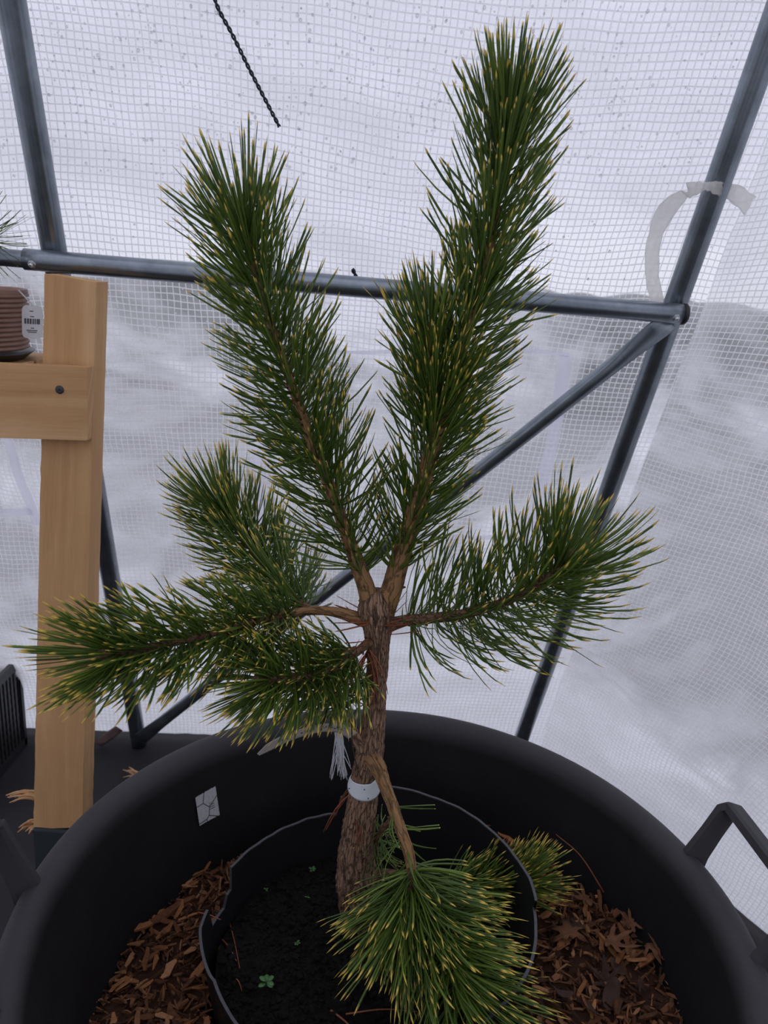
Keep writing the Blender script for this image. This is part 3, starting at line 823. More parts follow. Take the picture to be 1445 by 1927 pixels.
# ------------------------------------------------------------------ big black tub
TC = np.array([0.0375, 0.727]); TZ = 0.50; RT = 0.425
tub = empty('rubber_tub', (TC[0], TC[1], 0), 'large round black rubber tub with two handles holding the potted pine and bark mulch', 'tub')
def rin(z): return 0.394-0.20*(0.485-z)
prof = [(0.002, 0.004), (0.315, 0.004), (0.325, 0.012), (0.345, 0.15), (0.375, 0.33), (0.396, 0.452), (0.401, 0.463), (0.412, 0.467), (0.421, 0.472), (0.4255, 0.480),
        (0.4265, 0.489), (0.4235, 0.4965), (0.416, 0.5015), (0.408, 0.5020), (0.400, 0.4985), (0.3945, 0.492), (0.3915, 0.483), (rin(0.46), 0.46), (rin(0.40), 0.40), (rin(0.30), 0.30), (rin(0.15), 0.15), (rin(0.03), 0.02), (0.29, 0.016), (0.002, 0.016)]
def tubmod(a, r, z, i):
    k = 0.0022*noise.noise(Vector((math.cos(a)*2, math.sin(a)*2, z*3)))
    return r*(1+k), z+0.004*noise.noise(Vector((math.cos(a)*1.3, math.sin(a)*1.3, 5)))*(z > 0.3)
v, f, u = lathe(prof, (TC[0], TC[1], 0), 220, tubmod)
link('tub_wall', mesh_from('tub_wall', v, f, u), M_rubber, tub)
def rimpt(ang, r, z): return np.array([TC[0]+r*math.cos(ang), TC[1]+r*math.sin(ang), z])
def angof(px, py, z=0.49):
    p = atz(px, py, z); return math.atan2(p[1]-TC[1], p[0]-TC[0])
def handle(a1, a2, zt, ro, lean, lab_):
    """angular strap handle rising from the rim between two angles"""
    da = (a2-a1)
    key = []
    def P(a, r, z): key.append(rimpt(a, r, z))
    P(a1, 0.414, 0.462); P(a1+da*0.02, 0.424, 0.500); P(a1+da*0.05, ro, zt-0.008); P(a1+da*0.09, ro+0.004, zt)
    mids = [rimpt(a1+da*0.15+da*0.70*k/5, ro+0.004, zt) for k in range(1, 5)]
    p0, p1 = rimpt(a1+da*0.09, ro+0.004, zt), rimpt(a1+da*0.91, ro+0.004, zt)
    mids = [p0*(1-k/5)+p1*k/5 for k in range(1, 5)]
    key.extend(mids)
    P(a1+da*0.91, ro+0.004, zt); P(a1+da*0.95, ro, zt-0.008); P(a1+da*0.98, 0.424, 0.500); P(a2, 0.414, 0.462)
    K = np.array(key); path = []
    for i in range(len(K)-1):
        for t in np.linspace(0, 1, 6, endpoint=False): path.append(K[i]*(1-t)+K[i+1]*t)
    path.append(K[-1]); path = np.array(path)
    T = np.gradient(path, axis=0); T /= np.linalg.norm(T, axis=1)[:, None]
    vv, ff = [], []
    n = len(path); cross = [(-1, -0.55), (-1, 0.35), (-0.65, 0.6), (0.65, 0.6), (1, 0.35), (1, -0.55), (0.55, -0.7), (-0.55, -0.7)]
    am = (a1+a2)/2; radial = np.array([math.cos(am), math.sin(am), 0.0])
    rdir = norm(radial+np.array([0, 0, -lean]))
    for i, p in enumerate(path):
        side = rdir-T[i]*np.dot(rdir, T[i]); side /= np.linalg.norm(side); nn = np.cross(T[i], side)
        if nn[2] < 0 and abs(T[i][2]) < 0.7: nn = -nn
        f_ = i/(n-1); fat = 1+0.5*max(0, 1-min(f_, 1-f_)/0.14)
        for (x, y) in cross: vv.append(p+side*x*0.0135*fat+nn*y*0.0105)
    c = len(cross)
    for i in range(n-1):
        for j in range(c): ff.append((i*c+j, i*c+(j+1) % c, (i+1)*c+(j+1) % c, (i+1)*c+j))
    ff += [tuple(range(c-1, -1, -1)), tuple((n-1)*c+j for j in range(c))]
    me = mesh_from('handle', vv, ff); bm = bmesh.new(); bm.from_mesh(me); bmesh.ops.recalc_face_normals(bm, faces=bm.faces); bm.to_mesh(me); bm.free()
    o = link('handle', me, M_rubber, tub, smooth=False); return o
aR1 = angof(1306, 1612); aR2 = angof(1450, 1830)
handle(aR1, aR2, 0.575, 0.452, 0.35, '')
aL1 = angof(50, 1672); handle(aL1, aL1+abs(aR2-aR1), 0.590, 0.452, 0.35, '')
# torn paper sticker inside the tub
def wallpt(px, py):
    z = 0.4
    for _ in range(20):
        lo = None
        best = min(((abs(np.hypot(*(atz(px, py, zz)[:2]-TC))-rin(zz)), zz) for zz in np.linspace(0.33, 0.485, 400)), key=lambda q: q[0])
        return atz(px, py, best[1])
s_tl, s_tr, s_br, s_bl = wallpt(366, 1500), wallpt(404, 1478), wallpt(412, 1532), wallpt(374, 1553)
def stp(a, b):
    p = (s_tl*(1-a)+s_tr*a)*(1-b)+(s_bl*(1-a)+s_br*a)*b
    ra = math.atan2(p[1]-TC[1], p[0]-TC[0])
    ed = 0.0014*noise.noise(Vector((a*13, b*13, 1))); p = p+(s_tr-s_tl)*ed*20*(a in (0, 1))+(s_bl-s_tl)*ed*20*(b in (0, 1))
    r = rin(p[2])*1.0-0.0022
    return np.array([TC[0]+r*math.cos(ra), TC[1]+r*math.sin(ra), p[2]])
o = link('paper_sticker', grid_mesh(stp, 16, 16, 'paper_sticker', lambda a, b: (a, 1-b)), M_sticker, tub)
o['label'] = 'cracked white paper sticker inside the tub wall'

# ------------------------------------------------------------------ nursery pot
PC = np.array([0.018, 0.802])
pot = empty('nursery_pot', (PC[0], PC[1], 0.06), 'black plastic nursery pot with a cut ragged rim standing inside the tub', 'pot')
def potr(z): return 0.170+0.040*(z-0.06)/0.36
def rimz(a):
    d = math.degrees(a) % 360
    if d < 103: return 0.447
    if d < 106: return 0.43
    if d < 162: return 0.402
    if d < 166: return 0.37
    if d < 176: return 0.352
    if d < 262: return 0.384
    if d < 300: return 0.40
    return 0.436
def flap(a):
    d = math.degrees(a) % 360
    return 0.013*max(0, 1-abs(d-185)/22)**0.7 if d > 166 else 0.0
seg = 240; vv, ff = [], []
lv = [0.0, 0.15, 0.3, 0.45, 0.6, 0.75, 0.88, 0.96, 1.0]
for side in (0, 1):
    for i, t in enumerate(lv):
        for j in range(seg):
            a = 2*math.pi*j/seg; zt = rimz(a)+0.002*noise.noise(Vector((math.cos(a)*9, math.sin(a)*9, 2)))
            z = 0.06+(zt-0.06)*t; r = potr(z)-side*0.0022+flap(a)*t*t+0.003*noise.noise(Vector((math.cos(a)*2, math.sin(a)*2, 6)))*t
            vv.append((PC[0]+r*math.cos(a), PC[1]+r*math.sin(a), z))
nl = len(lv)
for i in range(nl-1):
    for j in range(seg):
        k = (j+1) % seg
        ff.append((i*seg+j, i*seg+k, (i+1)*seg+k, (i+1)*seg+j))
        b = nl*seg; ff.append((b+i*seg+j, b+(i+1)*seg+j, b+(i+1)*seg+k, b+i*seg+k))
link('pot_wall', mesh_from('pot_wall', vv, ff), M_pot, pot)
vv, ff = [], []
for j in range(seg+1):
    a = 2*math.pi*j/seg; zt = rimz(a)+0.002*noise.noise(Vector((math.cos(a)*9, math.sin(a)*9, 2)))
    dr = 0.003*noise.noise(Vector((math.cos(a)*2, math.sin(a)*2, 6)))
    dr += flap(a)
    for rr_, zz in ((0.0006, -0.0006), (0.0006, 0.0012), (-0.0030, 0.0012), (-0.0030, -0.0006)):
        r = potr(zt)+dr+rr_; vv.append((PC[0]+r*math.cos(a), PC[1]+r*math.sin(a), zt+zz))
for j in range(seg):
    for q in range(4): ff.append((j*4+q, (j+1)*4+q, (j+1)*4+(q+1) % 4, j*4+(q+1) % 4))
o = link('cut_rim', mesh_from('cut_rim', vv, ff), M_potedge, pot, smooth=False); o['label'] = 'pale scuffed cut edge'
v, f, u = lathe([(0.001, 0.0), (0.168, 0.0)], (PC[0], PC[1], 0.061), 60)
link('pot_base', mesh_from('pot_base', v, f, u), M_pot, pot)

# soil
def soilz(x, y):
    d = math.hypot(x-PC[0], y-PC[1])/0.2
    n = noise.noise(Vector((x*16, y*16, 0)))*0.010+noise.noise(Vector((x*50, y*50, 3)))*0.006+noise.noise(Vector((x*150, y*150, 7)))*0.0032+noise.noise(Vector((x*380, y*380, 9)))*0.0014
    return 0.330+n+0.012*(1-d*d)
vv, ff = [], []; R_, Q_ = 110, 260
for i in range(R_+1):
    for j in range(Q_):
        r = 0.196*i/R_; a = 2*math.pi*j/Q_; x, y = PC[0]+r*math.cos(a), PC[1]+r*math.sin(a)
        vv.append((x, y, soilz(x, y)))
for i in range(R_):
    for j in range(Q_):
        k = (j+1) % Q_; ff.append((i*Q_+j, i*Q_+k, (i+1)*Q_+k, (i+1)*Q_+j))
SG = Geo(); SG.add(vv, ff); rgs = random.Random(8)
bm = bmesh.new(); bmesh.ops.create_icosphere(bm, subdivisions=1, radius=1.0)
icv = [v.co.copy() for v in bm.verts]; icf = [[v.index for v in f.verts] for f in bm.faces]; bm.free()
for k in range(5200):
    r = 0.192*math.sqrt(rgs.random()); a = rgs.uniform(0, 6.283); x, y = PC[0]+r*math.cos(a), PC[1]+r*math.sin(a)
    sz = 0.0012+0.0045*rgs.random()**3.5; sx_, sy_, sz_ = rgs.uniform(.6, 1.5), rgs.uniform(.6, 1.3), rgs.uniform(.4, .9)
    SG.add([(x+v.x*sz*sx_*rgs.uniform(.7, 1.2), y+v.y*sz*sy_*rgs.uniform(.7, 1.2), soilz(x, y)+sz*0.25+v.z*sz*sz_) for v in icv], icf)
soil = link('potting_soil', SG.mesh('potting_soil'), M_soil, smooth=False)
tag(soil, 'dark crumbly potting soil filling the black nursery pot', 'soil', kind='stuff')

# ------------------------------------------------------------------ bark mulch
def mulchz(x, y):
    return 0.330+0.085*(x-0.04)+0.010*noise.noise(Vector((x*9, y*9, 1)))+0.006*noise.noise(Vector((x*28, y*28, 4)))
def chipverts(L, W, H, rg):
    vv = []
    for k, x in enumerate((-1, -0.35, 0.4, 1)):
        w_ = W*(0.55 if k in (0, 3) else 1)*rg.uniform(0.6, 1.1); h_ = H*rg.uniform(0.5, 1.1); oz = rg.uniform(-0.3, 0.3)*H*1.5; oy = rg.uniform(-.3, .3)*W
        for (a, b) in ((-1, -1), (1, -0.8), (0.9, 1), (-0.8, 0.9)):
            vv.append((x*L+rg.uniform(-.12, .12)*L, oy+a*w_*rg.uniform(.8, 1.2), oz+b*h_*rg.uniform(.8, 1.2)))
    ff = [(3, 2, 1, 0), (12, 13, 14, 15)]
    for i in range(3):
        for j in range(4): ff.append((i*4+j, i*4+(j+1) % 4, i*4+4+(j+1) % 4, i*4+4+j))
    return vv, ff
rg = random.Random(11)
def annulus(side=None):
    while True:
        a = rg.uniform(0, 2*math.pi); r = math.sqrt(rg.uniform(0.0, 0.372**2)); x, y = TC[0]+r*math.cos(a), TC[1]+r*math.sin(a)
        if math.hypot(x-PC[0], y-PC[1]) < 0.206: continue
        if side == 'L' and not (x < -0.06 and y < 1.0 and y > 0.42): continue
        if side == 'R' and not (x > 0.14 and y < 1.06 and y > 0.42): continue
        return x, y
G_v, G_f, G_u = [], [], []
base = []; ff = []; nr, na = 26, 160
for i in range(nr+1):
    for j in range(na):
        a = 2*math.pi*j/na; r = 0.378*i/nr; x, y = TC[0]+r*math.cos(a), TC[1]+r*math.sin(a)
        z = mulchz(x, y)-0.012
        if math.hypot(x-PC[0], y-PC[1]) < 0.205: z = 0.055
        base.append((x, y, z))
for i in range(nr):
    for j in range(na):
        k = (j+1) % na; q = (i*na+j, i*na+k, (i+1)*na+k, (i+1)*na+j)
        if all(base[t][2] > 0.06 for t in q): ff.append(q)
MG = Geo(); MG.add(base, ff, [(0.15, 0)]*len(base))
for k in range(6500):
    x, y = annulus(); L = rg.uniform(0.003, 0.012); v_, f_ = chipverts(L, L*rg.uniform(0.10, 0.42), L*rg.uniform(0.06, 0.2), rg)
    m = Matrix.Translation((x, y, mulchz(x, y)+rg.uniform(-0.011, 0.0)))@Matrix.Rotation(rg.uniform(0, 6.28), 4, 'Z')@Matrix.Rotation(rg.uniform(-0.7, 0.7), 4, 'Y')@Matrix.Rotation(rg.uniform(0, 6.28), 4, 'X')
    c_ = rg.random(); MG.add([m@Vector(q) for q in v_], f_, [(c_, 0)]*len(v_))
mul = link('bark_mulch', MG.mesh('bark_mulch'), M_mulch, smooth=False)
tag(mul, 'fine shredded bark mulch around the nursery pot inside the tub', 'mulch', kind='stuff')
protos = []
for k in range(14):
    L = rg.uniform(0.006, 0.0185); v_, f_ = chipverts(L, L*rg.uniform(0.14, 0.42), L*rg.uniform(0.06, 0.17), rg)
    me = mesh_from('bark_chip', v_, f_); me.materials.append(M_chip); protos.append(me)
for k in range(300):
    side = 'L' if k % 2 == 0 else 'R'
    x, y = annulus(side); o = bpy.data.objects.new('bark_chip', protos[k % 14]); COL.objects.link(o)
    o.rotation_euler = (rg.uniform(-0.6, 0.6), rg.uniform(-0.6, 0.6), rg.uniform(0, 6.28)); o.location = (x, y, mulchz(x, y)+rg.uniform(-0.001, 0.006))
    tag(o, 'reddish brown bark chip in the mulch on the left side of the tub' if side == 'L' else 'brown bark chip in the mulch on the right side of the tub', 'bark chip', 'bark chips left of the nursery pot' if side == 'L' else 'bark chips right of the nursery pot')
# long strips of bark named in the photograph
def strip_chip(px, py, ang, L, W, label, z=None):
    z = z or 0.33
    p = atz(px, py, z); p[2] = mulchz(p[0], p[1])+0.007; p = atz(px, py, p[2])
    v_, f_ = chipverts(L, W, W*0.45, rg); o = bpy.data.objects.new('bark_strip', mesh_from('bark_strip', v_, f_)); o.data.materials.append(M_chip); COL.objects.link(o)
    o.location = V(p); o.rotation_euler = (0.2, -0.08, ang); tag(o, label, 'bark strip')
strip_chip(322, 1712, 0.75, 0.036, 0.006, 'long curved bark strip against the left inner wall of the tub, above the chips')
strip_chip(262, 1745, 0.6, 0.017, 0.006, 'stubby bark strip leaning on the left tub wall below the long one')
strip_chip(1166, 1800, 0.9, 0.013, 0.0055, 'pale square-cut chip in the middle of the right-hand mulch')
strip_chip(1218, 1805, 0.6, 0.018, 0.0055, 'orange-brown bark strip just right of the pale square-cut chip')
strip_chip(1145, 1780, 2.0, 0.018, 0.005, 'bark strip just left of the pale square-cut chip')
# dry maple leaves
def maple():
    o_ = []
    for k in range(5):
        a = math.radians(90+(k-2)*52); L = (0.72, 0.92, 1.1, 0.92, 0.72)[k]
        o_ += [(L*0.42*math.cos(a-0.30), L*0.42*math.sin(a-0.30)), (L*0.72*math.cos(a-0.19), L*0.72*math.sin(a-0.19)), (L*math.cos(a), L*math.sin(a)), (L*0.72*math.cos(a+0.19), L*0.72*math.sin(a+0.19)), (L*0.42*math.cos(a+0.30), L*0.42*math.sin(a+0.30))]
    o_ += [(-0.1, -0.25), (0.0, -0.12), (0.1, -0.25)]
    return o_
OVL = [(math.cos(a)*1.0, math.sin(a)*0.5) for a in np.linspace(0, 6.283, 13)[:-1]]
LV = [(1255, 1800, 0.045, (0.3, 0.2, 0.9), 0.5, 'dry maple leaf standing against the right tub wall'),
      (1222, 1775, 0.038, (-0.2, 0.4, 0.8), -0.7, 'dark curled maple leaf behind the leaf standing on the tub wall'),
      (1105, 1690, 0.042, (0.1, 0.1, 1), 0.4, 'brown maple leaf at the back of the right-hand mulch'),
      (1070, 1755, 0.05, (-0.2, -0.1, 1), -0.5, 'large dark wet leaf beside the drooping pine needles'),
      (1150, 1770, 0.04, (0.2, -0.2, 1), 0.7, 'crumpled leaf in the middle of the right-hand mulch'),
      (1190, 1735, 0.030, (0.0, -0.3, 1), 0.6, 'small curled leaf high in the right-hand mulch by the tub wall')]
for i, (px, py, sz, nv, cu, lb) in enumerate(LV):
    p = atz(px, py, 0.37); z = mulchz(p[0], p[1])+0.014; p = atz(px, py, z)
    n_ = norm(nv); ax = norm(np.cross([math.sin(i*2.1), math.cos(i*2.1), 0.1], n_)); ay = np.cross(n_, ax)
    thin_leaf('maple_leaf', p, maple(), ax, ay, n_, M_leaf, lb, 'leaf', cu, sz*0.75, i)

rl = random.Random(77)
for k in range(16):
    p = atz(rl.uniform(1040, 1260), rl.uniform(1690, 1900), 0.37); z = mulchz(p[0], p[1])+rl.uniform(0.006, 0.014); p[2] = z
    if math.hypot(p[0]-TC[0], p[1]-TC[1]) > 0.345 or math.hypot(p[0]-PC[0], p[1]-PC[1]) < 0.225: continue
    n_ = norm([rl.uniform(-.6, .6), rl.uniform(-.6, .6), 1]); ax = norm(np.cross([math.sin(k*2.1), math.cos(k*2.1), 0.1], n_)); ay = np.cross(n_, ax)
    o = thin_leaf('leaf_fragment', p, maple() if k % 2 else OVL, ax, ay, n_, M_darkleaf, 'dark wet leaf fragment in the mulch on the right side of the tub', 'leaf', rl.uniform(-0.9, 0.9), rl.uniform(0.013, 0.026), k)
    o['group'] = 'dark leaf fragments in the right mulch'
# ------------------------------------------------------------------ seedlings and litter on the soil
OV = [(0.0, 0.0), (0.35, 0.32), (0.75, 0.40), (1.1, 0.25), (1.25, 0), (1.1, -0.25), (0.75, -0.40), (0.35, -0.32)]
def on_soil(px, py):
    p = atz(px, py, 0.33)
    for _ in range(4): p = atz(px, py, soilz(p[0], p[1]))
    return p
def seedling(px, py, size, nleaf, h, label):
    p = on_soil(px, py); rg2 = random.Random(int(px)); root = empty('weed_seedling', p, label, 'seedling', None)
    top = p+np.array([0.1*h, -0.2*h, h])
    v, f, u = tube(smoothpath(np.array([p-np.array([0, 0, .003]), (p+top)/2+np.array([.1*h, 0, 0]), top]), 8), 0.0008, 6)
    link('stem', mesh_from('stem', v, f, u), M_seedling, root)
    G = Geo()
    for k in range(nleaf):
        a = k*2.4+rg2.random(); d = np.array([math.cos(a), math.sin(a), 0.25+0.3*rg2.random()]); d = norm(d); s = norm(np.cross([0, 0, 1], d)); n_ = np.cross(d, s)
        c = top-np.array([0, 0, h*0.35*rg2.random()]); vv = [c+d*x*size+s*y*size-n_*(x*x*0.25)*size for x, y in OV]; m_ = len(vv)
        vv += [q-n_*0.0004 for q in vv]
        G.add(vv, [tuple(range(m_)), tuple(range(2*m_-1, m_-1, -1))]+[(i, m_+i, m_+(i+1) % m_, (i+1) % m_) for i in range(m_)])
    o = link('leaves', G.mesh('leaves'), M_seedling, root); 
seedling(500, 1856, 0.0085, 7, 0.012, 'green round-leaved weed seedling near the bottom of the soil')
seedling(586, 1642, 0.0045, 6, 0.010, 'tiny green seedling on the soil just left of the trunk')
seedling(558, 1778, 0.0035, 6, 0.006, 'tiny bright seedling in the middle of the soil')
seedling(500, 1676, 0.003, 3, 0.003, 'minute pale sprout high on the left soil')
seedling(578, 1690, 0.003, 3, 0.003, 'minute sprout left of the lowest trunk part')
seedling(942, 1748, 0.007, 6, 0.010, 'dark green seedling seen through the drooping needles at right')
for px, py, hgt, lb in ((484, 1640, 0.016, 'single grass blade at the back left edge of the soil'), (500, 1640, 0.018, 'second grass blade right of the one at the back left soil edge')):
    p = on_soil(px, py); v, f, u = tube(smoothpath(np.array([p, p+np.array([0.002, 0, hgt*0.5]), p+np.array([0.006 if px > 490 else -0.001, 0, hgt])]), 8), np.linspace(0.0009, 0.0002, 8), 5)
    tag(link('grass_blade', mesh_from('grass_blade', v, f, u), M_seedling), lb, 'grass blade')
def drop_needle(p, q, label, arch=0.004, r=0.0010):
    v, f, u = tube(smoothpath(np.array([p, (p+q)/2+np.array([0, 0, arch]), q]), 12), np.linspace(r, r*0.5, 12), 5)
    tag(link('fallen_needle', mesh_from('fallen_needle', v, f, [(0.5, 0)]*len(v)), M_deadneedle), label, 'needle')
def S(px, py, dz=0.003): p = on_soil(px, py); p[2] += dz; return p
drop_needle(S(433, 1742), S(451, 1826), 'reddish fallen needle on the left soil, the longer one of a crossed pair')
drop_needle(S(418, 1771), S(445, 1812), 'shorter fallen needle crossing the long one on the left soil')
drop_needle(atz(372, 1717, 0.362), atz(416, 1731, 0.362), 'short fallen needle lying across the cut rim of the nursery pot', 0.002, 0.0012)
drop_needle(S(444, 1845), S(455, 1868), 'small curled needle below the crossed pair on the soil')
drop_needle(S(622, 1905), S(680, 1960), 'thick brown twiglet at the bottom edge of the soil', 0.004, 0.0016)
drop_needle(S(650, 1912), S(790, 1908), 'long brown needle lying level under the drooping branch', 0.006, 0.0013)
pA = atz(1136, 1679, 0.378); pB = at(1046, 1570, pA[1]+0.055)
drop_needle(pA, pB, 'long dry needle leaning on the back right inner wall of the tub', 0.012, 0.0011)

# ------------------------------------------------------------------ the pine
BASEP = at(688, 1742, 0.862)
pine = empty('young_pine', BASEP, 'young multi-stemmed pine with green yellow-tipped needles growing in the nursery pot', 'pine tree')
def P3(seq): return np.array([at(x, y, Y) for x, y, Y in seq])
def barkdisp(amp, fl):
    def d(a, L, r):
        x, y = math.cos(a)*r*70, math.sin(a)*r*70
        n = noise.noise(Vector((x*1.3, y*1.3, L*38*fl)))+0.6*noise.noise(Vector((x*3.3, y*3.3, L*110*fl)))+0.4*noise.noise(Vector((x*8, y*8, L*260)))
        q = noise.noise(Vector((x*2.2+5, y*2.2, L*60)))
        return amp*r*(n*0.6+(0.35 if q > 0.12 else 0))
    return d
def woody(name, seq, mat, nseg=180, seg=40, amp=0.12, label=None, parent=None):
    """seq: px,py,Y,radius_px"""
    pts = []
    for x, y, Y, rp in seq:
        p = at(x, y, Y); dep = -(np.linalg.inv(RR)@(p-CAMP))[2]
        pts.append([*p, rp*dep/FPX])
    S_ = smoothpath(np.array(pts), nseg)
    v, f, u = tube(S_[:, :3], np.maximum(S_[:, 3], 0.0006), seg, barkdisp(amp, 1.0))
    o = link(name, mesh_from(name, v, f, u), mat, parent or pine)
    if label: o['label'] = label
    return o, S_
trunk, TS = woody('trunk', [(684, 1790, 0.862, 44), (680, 1725, 0.862, 38), (672, 1655, 0.862, 38), (671, 1600, 0.860, 32), (679, 1530, 0.857, 28), (688, 1460, 0.853, 26), (697, 1410, 0.850, 25), (704, 1340, 0.847, 20.5), (709, 1270, 0.845, 19.5), (711, 1215, 0.843, 21), (710, 1180, 0.842, 27), (709, 1155, 0.842, 32), (708, 1130, 0.842, 30), (708, 1112, 0.842, 19)], M_bark, 420, 84, 0.15)

def needles(name, path, n, L=0.080, a0=58, a1=22, tipx=(0.06, 0.16), bend=0.55, pull=(0, 0, 1), pullw=0.12, width=0.00118, start=0.0, end=1.0, mat=None, parent=None, droop=0.0, skip=None, seed=1, power=1.0, updense=0.0):
    """paired needles around a shoot; path rows are world points"""
    rg = np.random.default_rng(seed)
    path = np.asarray(path)[:, :3]; T, Nn, B = frames(path); m = len(path)
    tt = [0, 0.22, 0.45, 0.68, None, None, 1.0]
    rings = len(tt); VV, UU, QQ = [], [], []
    pull = norm(pull)
    cnt = 0
    for k in range(n):
        fr = start+(end-start)*((k+rg.random())/n)**power
        i = min(int(fr*(m-1)), m-1)
        phi = k*2.39996+rg.normal(0, 0.25)
        rad = math.cos(phi)*Nn[i]+math.sin(phi)*B[i]
        if skip is not None and skip(fr, rad, rg): continue
        rel = (fr-start)/max(1e-6, end-start)
        th0 = math.radians(a0+(a1-a0)*max(0, (rel-0.45)/0.55)**1.6+rg.normal(0, 10))
        ln = L*rg.uniform(0.72, 1.08)*(0.86 if rel < 0.08 else 1.0)
        origin = path[i]+rad*0.0025
        roll_ = rg.uniform(0, math.pi)
        tan = np.cross(T[i], rad)
        for sgn in (-1, 1):
            d = math.cos(th0)*T[i]+math.sin(th0)*rad
            sp = rg.uniform(0.05, 0.14)*sgn
            d = d+(math.cos(roll_)*tan+math.sin(roll_)*np.cross(d, tan))*sp
            d /= np.linalg.norm(d)
            tl = rg.uniform(*tipx); l2 = ln*rg.uniform(0.95, 1.04)
            bend_k = bend*rg.uniform(0.2, 1.7); pw = pullw*rg.uniform(0.4, 1.6)
            ts = [0, 0.2, 0.42, 0.66, 1-tl, 1-tl*0.45, 1.0]
            if ts[4] < ts[3]+0.02: ts[3] = ts[4]-0.05
            p = origin.copy(); dirv = d.copy(); pv = 0
            wn = norm(np.cross(dirv, T[i]+0.01)); wd0 = width*rg.uniform(0.85, 1.15)
            rot = rg.uniform(0, math.pi)
            base = len(VV); rnd = rg.random()
            for q, t in enumerate(ts):
                dt = t-pv; pv = t
                p = p+dirv*dt*l2
                target = T[i]*bend_k+pull*pw-np.array([0, 0, droop])*rg.uniform(0.5, 1.5)
                dirv = dirv+target*dt; dirv /= np.linalg.norm(dirv)
                side = wn-dirv*np.dot(wn, dirv); side /= np.linalg.norm(side); bn = np.cross(dirv, side)
                w_ = wd0*(1.0 if t < 0.9 else 0.75)*(0.7 if q == 0 else 1) if q < 6 else wd0*0.12
                ca, sa = math.cos(rot+t*0.8), math.sin(rot+t*0.8)
                s2, b2 = side*ca+bn*sa, bn*ca-side*sa
                VV.append(p+s2*w_); VV.append(p+b2*w_*0.55); VV.append(p-s2*w_); VV.append(p-b2*w_*0.25)
                uvy = 0.0 if q <= 4 else (0.45 if q == 5 else 1.0)
                UU += [(rnd, uvy)]*4
            for q in range(6):
                for j in range(4):
                    a = base+q*4+j; b = base+q*4+(j+1) % 4
                    QQ.append((a, b, b+4, a+4))
    me = big_mesh(name, np.array(VV), np.array(QQ), np.array(UU))
    o = link(name, me, mat or M_needle, parent or pine)
    o['kind'] = 'stuff'
    return o
def spurs(path, n, start, end, r0, parent, name='needle_scars', seed=2):
    rg = np.random.default_rng(seed); T, Nn, B = frames(path[:, :3]); m = len(path); G = Geo()
    for k in range(n):
        fr = start+(end-start)*(k+0.5)/n; i = int(fr*(m-1)); phi = k*2.39996
        rad = math.cos(phi)*Nn[i]+math.sin(phi)*B[i]; r = path[i, 3]
        a = path[i, :3]+rad*r*0.8; b = path[i, :3]+rad*(r+0.0028)+T[i]*0.0022
        v, f, u = tube(np.array([a, (a+b)/2, b]), [0.0019, 0.0016, 0.0009], 6); G.add(v, f, u)
    o = link(name, G.mesh(name), M_twigbark, parent); o['kind'] = 'stuff'
def bud(p, d, L, r, parent):
    d = norm(d); prof = [(r*0.6, 0), (r, L*0.2), (r*0.98, L*0.5), (r*0.6, L*0.82), (r*0.08, L)]
    path = np.array([p+d*t for t in np.linspace(-0.002, L, 22)])
    rr_ = np.interp(np.linspace(0, 1, 22), [0, .15, .5, .82, 1], [r*.7, r, r*.95, r*.55, r*.05])
    v, f, u = tube(path, rr_, 20, lambda a, LL, rad: 0.14*rad*math.sin(a*6+LL*2600)*math.cos(LL*3200))
    o = link('bud', mesh_from('bud', v, f, u), M_bud, parent); o['label'] = 'brown scaly bud'

def shoot(seq, n, matb=M_youngbark, label=None, nspur=40, budpx=None, seed=1, amp=0.05, spur=(0.05, 0.7), **kw):
    o, S_ = woody('branch', seq, matb, 160, 22, amp, label)
    if nspur: spurs(S_, nspur, spur[0], spur[1], 0, o, seed=seed)
    needles('needles', S_, n, parent=o, seed=seed, **kw)
    if budpx: 
        T = S_[-1, :3]-S_[-6, :3]; bud(S_[-1, :3], T, budpx[0], budpx[1], o)
    return o, S_
low = lambda lim, keep: (lambda fr, rad, rg: fr < lim and rg.random() > keep)
# upper right leader
shoot([(722, 1150, 0.842, 22), (738, 1105, 0.842, 20), (756, 1040, 0.842, 18), (775, 980, 0.842, 17), (798, 900, 0.842, 16), (822, 820, 0.843, 15), (842, 745, 0.845, 12), (868, 655, 0.848, 10), (897, 560, 0.85, 9), (922, 460, 0.852, 8), (940, 350, 0.853, 7), (950, 285, 0.852, 6), (955, 240, 0.85, 5)],
      640, label='thickest upper right branch', budpx=(0.016, 0.0042), seed=11, L=0.098, a0=50, a1=24, tipx=(0.05, 0.11), bend=0.42, start=0.12, skip=lambda fr, rad, rg: fr < 0.42 and rg.random() < 0.62-fr, pullw=0.12)
# side shoot of the upper right leader
shoot([(812, 840, 0.843, 11), (816, 790, 0.838, 9), (817, 740, 0.833, 8), (812, 680, 0.828, 7), (804, 620, 0.825, 5)], 140, label='slim side shoot of the upper right branch', budpx=(0.010, 0.003), seed=12, L=0.088, a0=44, a1=18, tipx=(0.08, 0.2), bend=0.5, start=0.1, nspur=14)
# upper left leader
shoot([(699, 1150, 0.842, 22), (690, 1110, 0.842, 17), (665, 1040, 0.842, 14), (640, 970, 0.842, 12), (612, 895, 0.84, 11), (585, 830, 0.838, 10), (556, 745, 0.836, 9), (527, 660, 0.833, 8), (498, 570, 0.83, 7), (472, 485, 0.826, 7), (455, 410, 0.822, 6)],
      470, label='upper left branch', budpx=(0.014, 0.0045), seed=13, L=0.098, a0=58, a1=32, tipx=(0.06, 0.13), bend=0.42, start=0.14, skip=lambda fr, rad, rg: fr < 0.40 and rg.random() < 0.55-fr, pullw=0.1)
